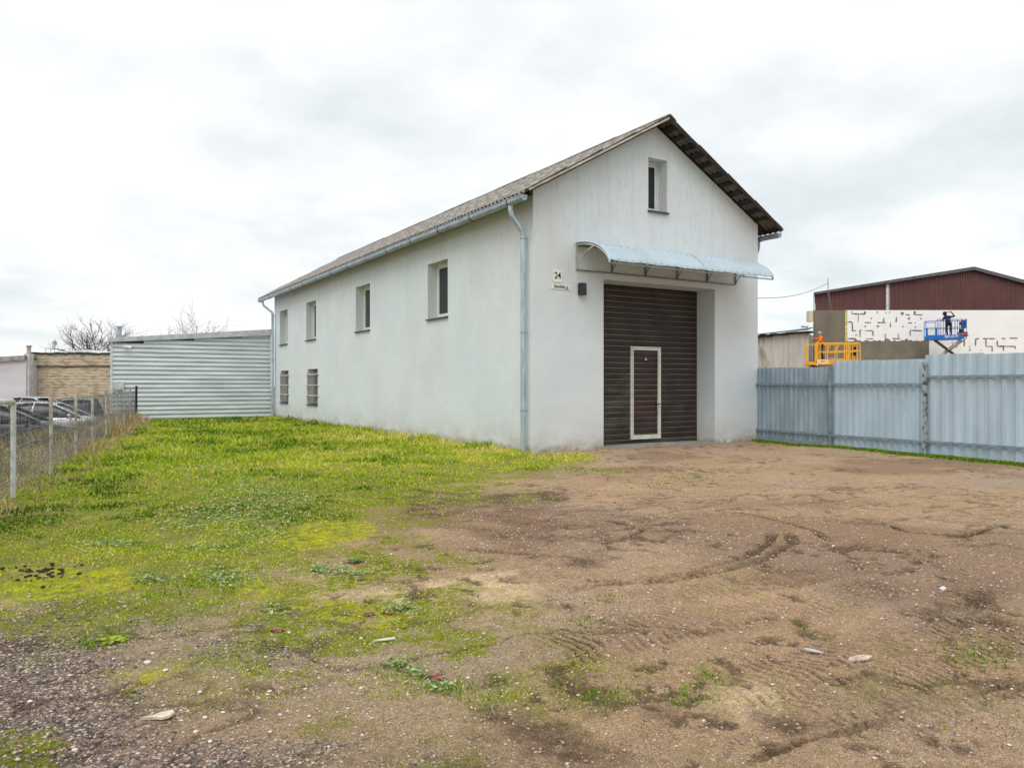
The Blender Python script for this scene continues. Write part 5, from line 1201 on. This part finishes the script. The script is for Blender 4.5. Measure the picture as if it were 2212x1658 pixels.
def strip_grass():    # green strip at the foot of the right-hand fence and tufts in the yard
    xs, ys, hs = [], [], []
    pts = [FA, FB, FC, FE, FG]
    for _ in range(12000):
        s_ = random.random()**1.2; seg = random.choices(range(4), (1.2, 2.4, 2.6, 3))[0]; p = pts[seg].lerp(pts[seg+1], random.random()); off = -.10 - abs(random.gauss(0, .13)) ; xs.append(p.x+off); ys.append(p.y); hs.append(.02+.06*random.random()*math.exp(off*1.5))
    for (fx, fy, sp, n_) in ((2125, 1410, .16, 500), (1480, 1490, .10, 260), (1290, 1490, .13, 420), (1730, 1345, .05, 60), (1260, 1345, .1, 160), (1320, 1300, .1, 120), (1530, 1455, .05, 90), (1000, 1480, .14, 400), (850, 1440, .08, 200), (1270, 1015, .4, 500), (1500, 1030, .3, 200), (1410, 1045, .3, 260), (2180, 1560, .2, 150), (240, 1385, .12, 380), (210, 1390, .1, 200)):
        cx_, cy_ = gp(fx, fy)
        for _ in range(int(n_*.6)): xs.append(random.gauss(cx_, sp*.8)); ys.append(random.gauss(cy_, sp*.8)); hs.append(.006+.020*random.random())
    x, y, h = map(np.array, (xs, ys, hs)); z = ground_z(x, y); r = np.hypot(x-CAM.x, y-CAM.y)
    blades("grass_tufts", x, y, z, h, .003+.0009*r, .4+.9*rng.random(len(x)), np.clip(rng.random(len(x))*.38, 0, 1), grass_m, label="thin green grass tufts at the foot of the blue-grey fence and in the yard", cat="grass")
strip_grass()
def dry():
    n = 18000; s_ = rng.random(n)**.8; s_ = -5.5+s_*(Lf+5.0); off = rng.normal(.25, .35, n) + .0
    cl_ = fbm(s_*1.0, off*1.0, 1.3, 3, 5); k = (cl_ > .40)|(rng.random(n) < .25); s_, off, cl_ = s_[k], off[k], cl_[k]
    x = FLB.x - FLD.x*s_ + FLN.x*off; y = FLB.y - FLD.y*s_ + FLN.y*off; z = ground_z(x, y); r = np.hypot(x-CAM.x, y-CAM.y)
    h = (.06+.36*rng.random(len(x))**1.8)*(.25+1.3*sstep(cl_, .42, .66))*(.42+.6*sstep(s_, 0, 14))*np.exp(-np.abs(off-.2)*.6)
    t = np.clip(.25+.7*rng.random(len(x)), 0, 1)
    k = outside_buildings(x, y)
    blades("dry_grass", x[k], y[k], z[k], h[k], (.003+.0009*r)[k], (.15+.5*rng.random(len(x)))[k], t[k], dry_m, label="tall straw-coloured dry grass growing through the wire fence", cat="grass")
    # meadow beyond the fence
    n = 60000; s_ = -7+rng.random(n)*(Lf+6); off = .5+rng.random(n)**1.2*9
    x = FLB.x - FLD.x*s_ + FLN.x*off; y = FLB.y - FLD.y*s_ + FLN.y*off; z = ground_z(x, y); r = np.hypot(x-CAM.x, y-CAM.y)
    h = (.05+.28*rng.random(n)**1.5)*(.3+1.1*sstep(fbm(x, y, .8, 3, 15), .4, .65))*(1-.75*sstep(off, 3.5, 5.5)); keep = (rng.random(n) < 1-.85*sstep(off, 4, 6))
    meadow = leaf_mat("meadow_grass", [(0, (.10, .11, .03)), (.4, (.24, .21, .08)), (.7, (.42, .33, .17)), (1, (.56, .45, .26))])
    blades("meadow_grass", x[keep], y[keep], z[keep], h[keep], (.003+.0010*r)[keep], (.2+.6*rng.random(n))[keep], np.clip(rng.random(n), 0, 1)[keep], meadow, label="olive and brown rough grass between the wire fence and the cars", cat="grass")
dry()
def leaves():
    xs, ys = [], []
    for (fx, fy, a_, b_, n_) in ((520, 1040, 90, 22, 420), (545, 1095, 110, 35, 900), (450, 1015, 60, 12, 150), (400, 1140, 60, 14, 200), (230, 1180, 60, 10, 200), (470, 1120, 90, 12, 260), (560, 1150, 70, 25, 350), (620, 1075, 70, 18, 260), (480, 1250, 60, 22, 420), (325, 1258, 40, 12, 200), (720, 1235, 30, 12, 120), (450, 1190, 80, 12, 200), (760, 1240, 40, 6, 100), (860, 1320, 30, 10, 120), (590, 1315, 30, 15, 120), (860, 1430, 25, 10, 130), (905, 1450, 20, 10, 110), (950, 1480, 25, 12, 120), (690, 1235, 16, 14, 120)):
        for _ in range(n_): p = gp(random.gauss(fx, a_*.6), random.gauss(fy, b_*.6)); xs.append(p[0]); ys.append(p[1])
    x, y = np.array(xs), np.array(ys); n = len(x); z = ground_z(x, y)+.012+.02*rng.random(n); r = np.hypot(x-CAM.x, y-CAM.y)
    s_ = (.006+.0013*r)*(.6+.8*rng.random(n)); a = rng.random(n)*2*pi; V = np.zeros((n, 4, 3)); ti = rng.normal(0, .25, (n, 2))
    for q, (u, v) in enumerate(((-1, 0), (0, -.55), (1, 0), (0, .55))):
        dx = (u*np.cos(a)-v*np.sin(a))*s_; dy = (u*np.sin(a)+v*np.cos(a))*s_; V[:, q] = np.stack([x+dx, y+dy, z+dx*ti[:, 0]+dy*ti[:, 1]], 1)
    b = np.arange(n)*4; me = np_mesh("clover_leaves", V.reshape(-1, 3), np.stack([b, b+1, b+2, b+3], 1), 4, weed_m); set_attr(me, "tint", np.repeat(np.clip(rng.random(n)*1.1, 0, 1), 4))
    link("clover_leaves", me, kind="stuff", label="patches of small pale green leaves spread over the lawn", cat="ground cover")
leaves()
# pebbles
OCT = np.array([(1, 0, 0), (-1, 0, 0), (0, 1, 0), (0, -1, 0), (0, 0, 1), (0, 0, -1), (.7, .7, .1), (-.7, .6, .15), (-.6, -.75, .1), (.75, -.65, .05)], float)
OF = np.array([(0, 6, 4), (6, 2, 4), (2, 7, 4), (7, 1, 4), (1, 8, 4), (8, 3, 4), (3, 9, 4), (9, 0, 4), (6, 0, 5), (2, 6, 5), (7, 2, 5), (1, 7, 5), (8, 1, 5), (3, 8, 5), (9, 3, 5), (0, 9, 5)])
def pebbles(name, x, y, z, s_, tint, m_, label):
    n = len(x); a = rng.random(n)*2*pi; sc = np.stack([s_*(.8+.5*rng.random(n)), s_*(.7+.4*rng.random(n)), s_*(.35+.35*rng.random(n))], 1)
    B_ = OCT[None]*(1+.22*(rng.random((n, 10, 1))-.5)); P = B_*sc[:, None, :]; ca, sa2 = np.cos(a)[:, None], np.sin(a)[:, None]
    V = np.stack([P[:, :, 0]*ca-P[:, :, 1]*sa2+x[:, None], P[:, :, 0]*sa2+P[:, :, 1]*ca+y[:, None], P[:, :, 2]+z[:, None]], -1)
    Fc = (OF[None]+np.arange(n)[:, None, None]*10).reshape(-1, 3)
    me = np_mesh(name, V.reshape(-1, 3), Fc, 3, m_); set_attr(me, "tint", np.repeat(tint, 10)); link(name, me, kind="stuff", label=label, cat="gravel")
peb_m = leaf_mat("pebble_colours", [(0, (.08, .072, .072)), (.25, (.19, .16, .155)), (.45, (.33, .25, .225)), (.65, (.42, .29, .235)), (.85, (.58, .48, .36)), (1, (.85, .80, .70))], .85)
nodes = peb_m.node_tree.nodes
for n_ in nodes:
    if n_.type == 'MIX_SHADER': n_.inputs[0].default_value = 0
def gravel():
    x, y, r = scatter(190000, 2.4, 14, -R(40), R(40), .8); fd = fields(x, y)
    dens = np.maximum(fd['gravel']*.9, .16+.16*sstep(fbm(x, y, 1.2, 3, 7), .45, .6))*(1-.8*fd['grass'])*(1-.7*fd['sand']); dens = np.maximum(dens, fd['moss']*.12)*(1-.75*sstep(r, 5.5, 13.5))
    k = (rng.random(len(x)) < dens) & outside_buildings(x, y); x, y, r = x[k], y[k], r[k]; g_ = fd['gravel'][k]; z = ground_z(x, y)
    s_ = (.0020+.0062*rng.random(len(x))**3.2)*(1+.10*r)*(1+.15*g_)
    tint = np.clip(rng.random(len(x))**1.15 + .1*(1-g_), 0, 1); tint = np.where(rng.random(len(x)) < .9, tint*.85, tint); tint = np.where(g_ < .4, .45+.5*tint, tint)
    pebbles("gravel", x, y, z+s_*.12, s_, tint, peb_m, "small mixed grey and reddish pebbles over the foreground soil")
    x, y, r = scatter(9000, 6, 26, -R(20), R(42), 1.0); fd = fields(x, y); k = (rng.random(len(x)) < .5*(1-fd['grass'])) & outside_buildings(x, y); x, y, r = x[k], y[k], r[k]
    s_ = (.004+.012*rng.random(len(x))**3)*(1+.04*r); pebbles("gravel", x, y, ground_z(x, y)+s_*.15, s_, np.clip(rng.random(len(x))*.5+.35, 0, 1), peb_m, "sparse light pebbles over the middle of the dirt yard")
gravel()
# countable pale stones and litter
pale = mat("pale_stone", (.66, .64, .58), .8, var=.1, scale=30)
def stone_mesh(seed):
    rd = random.Random(seed); import bmesh
    bm = bmesh.new(); bmesh.ops.create_icosphere(bm, subdivisions=2, radius=1)
    off = Vector((rd.uniform(0, 9), rd.uniform(0, 9), rd.uniform(0, 9))); from mathutils import noise
    for v in bm.verts: v.co *= 1+.30*noise.noise(v.co*1.3+off); v.co.z *= .5
    me = bpy.data.meshes.new("stone"); bm.to_mesh(me); bm.free(); me.materials.append(pale)
    me.polygons.foreach_set("use_smooth", [True]*len(me.polygons)); return me
sms = [stone_mesh(i) for i in range(4)]
ST = [(319, 1433, 8), (358, 1449, 7), (432, 1491, 6), (583, 1487, 6.5), (578, 1497, 5), (660, 1482, 5), (482, 1540, 6), (443, 1550, 6), (392, 1555, 5), (605, 1544, 5.5), (668, 1543, 5), (584, 1582, 5.5), (752, 1446, 4), (780, 1482, 6.5), (503, 1466, 4.5), (677, 1652, 5.5), (454, 1604, 6.5), (162, 1610, 7), (423, 1581, 7), (881, 1499, 4), (574, 1418, 5), (1011, 1454, 6), (805, 1234, 5), (780, 1381, 5), (330, 1410, 5), (245, 1421, 4.5), (1095, 1440, 4.5), (1140, 1520, 5), (1410, 1390, 4.5), (1548, 1455, 4), (529, 1250, 4.5), (845, 1197, 4.5), (625, 1365, 5), (710, 1610, 4.5), (1225, 1630, 5), (900, 1330, 3.5), (1800, 1180, 4), (1600, 1360, 4), (1905, 1330, 4), (1520, 1540, 4.5), (1040, 1180, 3.5), (1400, 1280, 3.5), (2180, 1600, 5), (1690, 1330, 4)]
SL_ = {0: "largest whitish stone on the moss patch above the wood chip", 1: "whitish stone just above the gravel, beside the yellow-green tussock", 13: "round white stone alone on bare soil left of the reddish rosette weed", 17: "round whitish stone on the purplish gravel nearest the bottom left corner",
       15: "whitish stone nearest the bottom edge, right of the gravel", 22: "white stone at the upper edge of the pale sandy patch", 31: "whitish stone on the short grass between the bright moss and the dirt yard", 42: "whitish stone nearest the bottom right corner", 21: "whitish stone just right of the reddish rosette weed", 36: "single white stone high up in the right half of the dirt yard",
       19: "small whitish stone just left of the reddish rosette weed", 16: "white stone on the gravel directly right of the wood chip", 6: "white stone on the gravel above the wood chip", 12: "pale stone at the right end of the stony strip under the red weed"}
for i, (fx, fy, s_) in enumerate(ST):
    x, y = gp(fx, fy); dist = (Vector((x, y)) - CAM.xy).length; r_ = s_/F*dist*.85
    z = float(ground_z(np.array([x]), np.array([y]))[0])
    o = link("stone", sms[i % 4], None, (x, y, z+r_*.25), label=SL_.get(i, "small rounded whitish stone lying loose on the mossy gravel or dirt"), cat="stone", group="pale stones scattered in the yard"); o.scale = (r_, r_*random.uniform(.75, 1), r_*random.uniform(.7, 1)); o.rotation_euler = (0, 0, random.uniform(0, 6))
def flat_piece(name, label, cat, fx, fy, pts, m_, th=.006, rz=0, lift=.012):
    x, y = gp(fx, fy); z = float(ground_z(np.array([x]), np.array([y]))[0]); k = MB()
    k.prism(pts, 2, 0, th); o = link(name, k.mesh(name, m_), None, (x, y, z+lift), label=label, cat=cat); o.rotation_euler = (R(6), R(-5), rz); return o
flat_piece("wood_chip", "pale split wood chip with a dark pointed end on the gravel", "wood chip", 345, 1548, [(-.075, -.01), (-.03, .003), (.0, .02), (.045, .033), (.06, .015), (.05, -.015), (.02, -.028), (-.01, -.018)], mat("split_wood", (.66, .56, .42), .8, var=.12, scale=25), .012, -.5)
flat_piece("plastic_scrap", "white torn scrap of plastic in the tyre marks on the right", "litter", 1757, 1403, [(-.05, .0), (-.01, .02), (.04, .012), (.05, -.01), (.0, -.02)], mat("white_plastic", (.62, .60, .58), .5), .008, 2.2)
flat_piece("flat_stone", "flat pinkish-grey stone slab in the tyre marks on the right", "stone", 1858, 1423, [(-.07, -.01), (-.05, .012), (-.02, .022), (.03, .028), (.055, .016), (.07, .0), (.03, -.022), (-.04, -.024)], mat("pink_stone", (.55, .42, .34), .9, var=.2, scale=40), .010, -.5, .006)
flat_piece("paper_scrap", "small white paper scrap on the moss near the red weeds", "litter", 830, 1384, [(-.06, -.008), (-.01, .006), (.06, .008), (.065, -.006), (.0, -.012)], mat("paper", (.72, .70, .64), .7), .006, -.5)
flat_piece("flat_stone", "flat light stone in the dirt at the far right", "stone", 2035, 1268, [(-.04, -.01), (.0, .02), (.05, .01), (.03, -.02)], pale, .015, .3, .004)
twig = MB(); p_ = gp(1778, 1437); p_ = gp(1400+385, 1600)
x, y = gp(1705*1.0+5, 1604)
def twig_(fx, fy, L_, rz, label):
    x, y = gp(fx, fy); z = float(ground_z(np.array([x]), np.array([y]))[0]); k = MB(); k.path([(-L_/2, 0, 0), (-L_*.2, .012, .012), (L_*.1, .006, .01), (L_/2, -.02, .002)], [.003, .004, .004, .002], 5)
    o = link("twig", k.mesh("twig", mat("twig_bark", (.30, .24, .17), .9)), None, (x, y, z+.01), label=label, cat="twig"); o.rotation_euler = (0, 0, rz)
twig_(1780, 1597, .10, .4, "thin curved twig on the bare soil in the right foreground"); twig_(1068, 1530, .12, 1.1, "short dry twig on the soil in the centre foreground")
# reddish rosette weeds
redm = mat("red_leaf", (.30, .12, .09), .7, var=.3, scale=20); grl = mat("dock_leaf_green", (.09, .17, .03), .6, var=.2, scale=20)
def rosette(label, fx, fy, n_, s_, m_, name="red_weed"):
    x, y = gp(fx, fy); z = float(ground_z(np.array([x]), np.array([y]))[0]); t = thing(name, label, "plant", (x, y, z+.005))
    for i in range(n_):
        a = 2*pi*i/n_+random.uniform(-.3, .3); L_ = s_*random.uniform(.6, 1.1); w_ = L_*.22; k = MB(); ca, sa2 = cos(a), sin(a)
        cs_ = [(.05, .2, .0), (.35, .8, .25), (.65, 1, .33), (.9, .55, .22), (1, .05, .12)]; V = []
        for (u, ww, hh) in cs_: V += [(ca*u*L_-sa2*ww*w_, sa2*u*L_+ca*ww*w_, hh*L_*.5), (ca*u*L_, sa2*u*L_, hh*L_*.5-.002), (ca*u*L_+sa2*ww*w_, sa2*u*L_-ca*ww*w_, hh*L_*.5)]
        Fc = [(3*q+j, 3*q+j+1, 3*q+4+j, 3*q+3+j) for q in range(4) for j in (0, 1)]; V2 = [(a_, b_, c_-.0015) for a_, b_, c_ in V]; nV = len(V)
        Fc += [tuple(nV+q for q in reversed(f_)) for f_ in Fc]; k.add(V+V2, Fc).build("leaf", m_, t)
rosette("reddish rosette weed in the centre foreground with green leaves beside it", 940, 1455, 13, .055, redm)
rosette("red-brown weed beside the bright moss patch", 795, 1332, 11, .055, redm)
rosette("second red-brown weed, at the right end of the bright moss patch", 838, 1328, 10, .05, redm)
rosette("small red weed next to the pale stones left of the moss patch", 600, 1358, 10, .045, redm)
rosette("broad green dock plant above the sandy patch", 690, 1232, 11, .075, grl, "dock_plant")
rosette("green rosette plant to the right of the sandy patch", 770, 1214, 11, .08, grl, "dock_plant")
rosette("green rosette plant on the soil edge below the sandy patch", 868, 1322, 10, .06, grl, "dock_plant")
rosette("yellow-green spreading tussock on the moss at left", 240, 1388, 24, .085, mat("yellow_leaf", (.30, .34, .03), .7, var=.3, scale=20), "grass_tussock")
# dark molehill-like clods in the bright moss
clod_m = mat("dark_clod", (.05, .038, .025), .95, var=.3, scale=40)
k = MB()
for _ in range(60):
    x, y = gp(random.gauss(90, 45), random.gauss(1246, 10)); z = float(ground_z(np.array([x]), np.array([y]))[0]); k.sphere((x, y, z+.008), random.uniform(.006, .020), 0, 6, 4, (1, .9, .6))
k.build("soil_crumbs", clod_m, kind="stuff", label="dark soil crumbs thrown up on the bright yellow-green moss", cat="soil")
scene.render.engine = 'CYCLES'
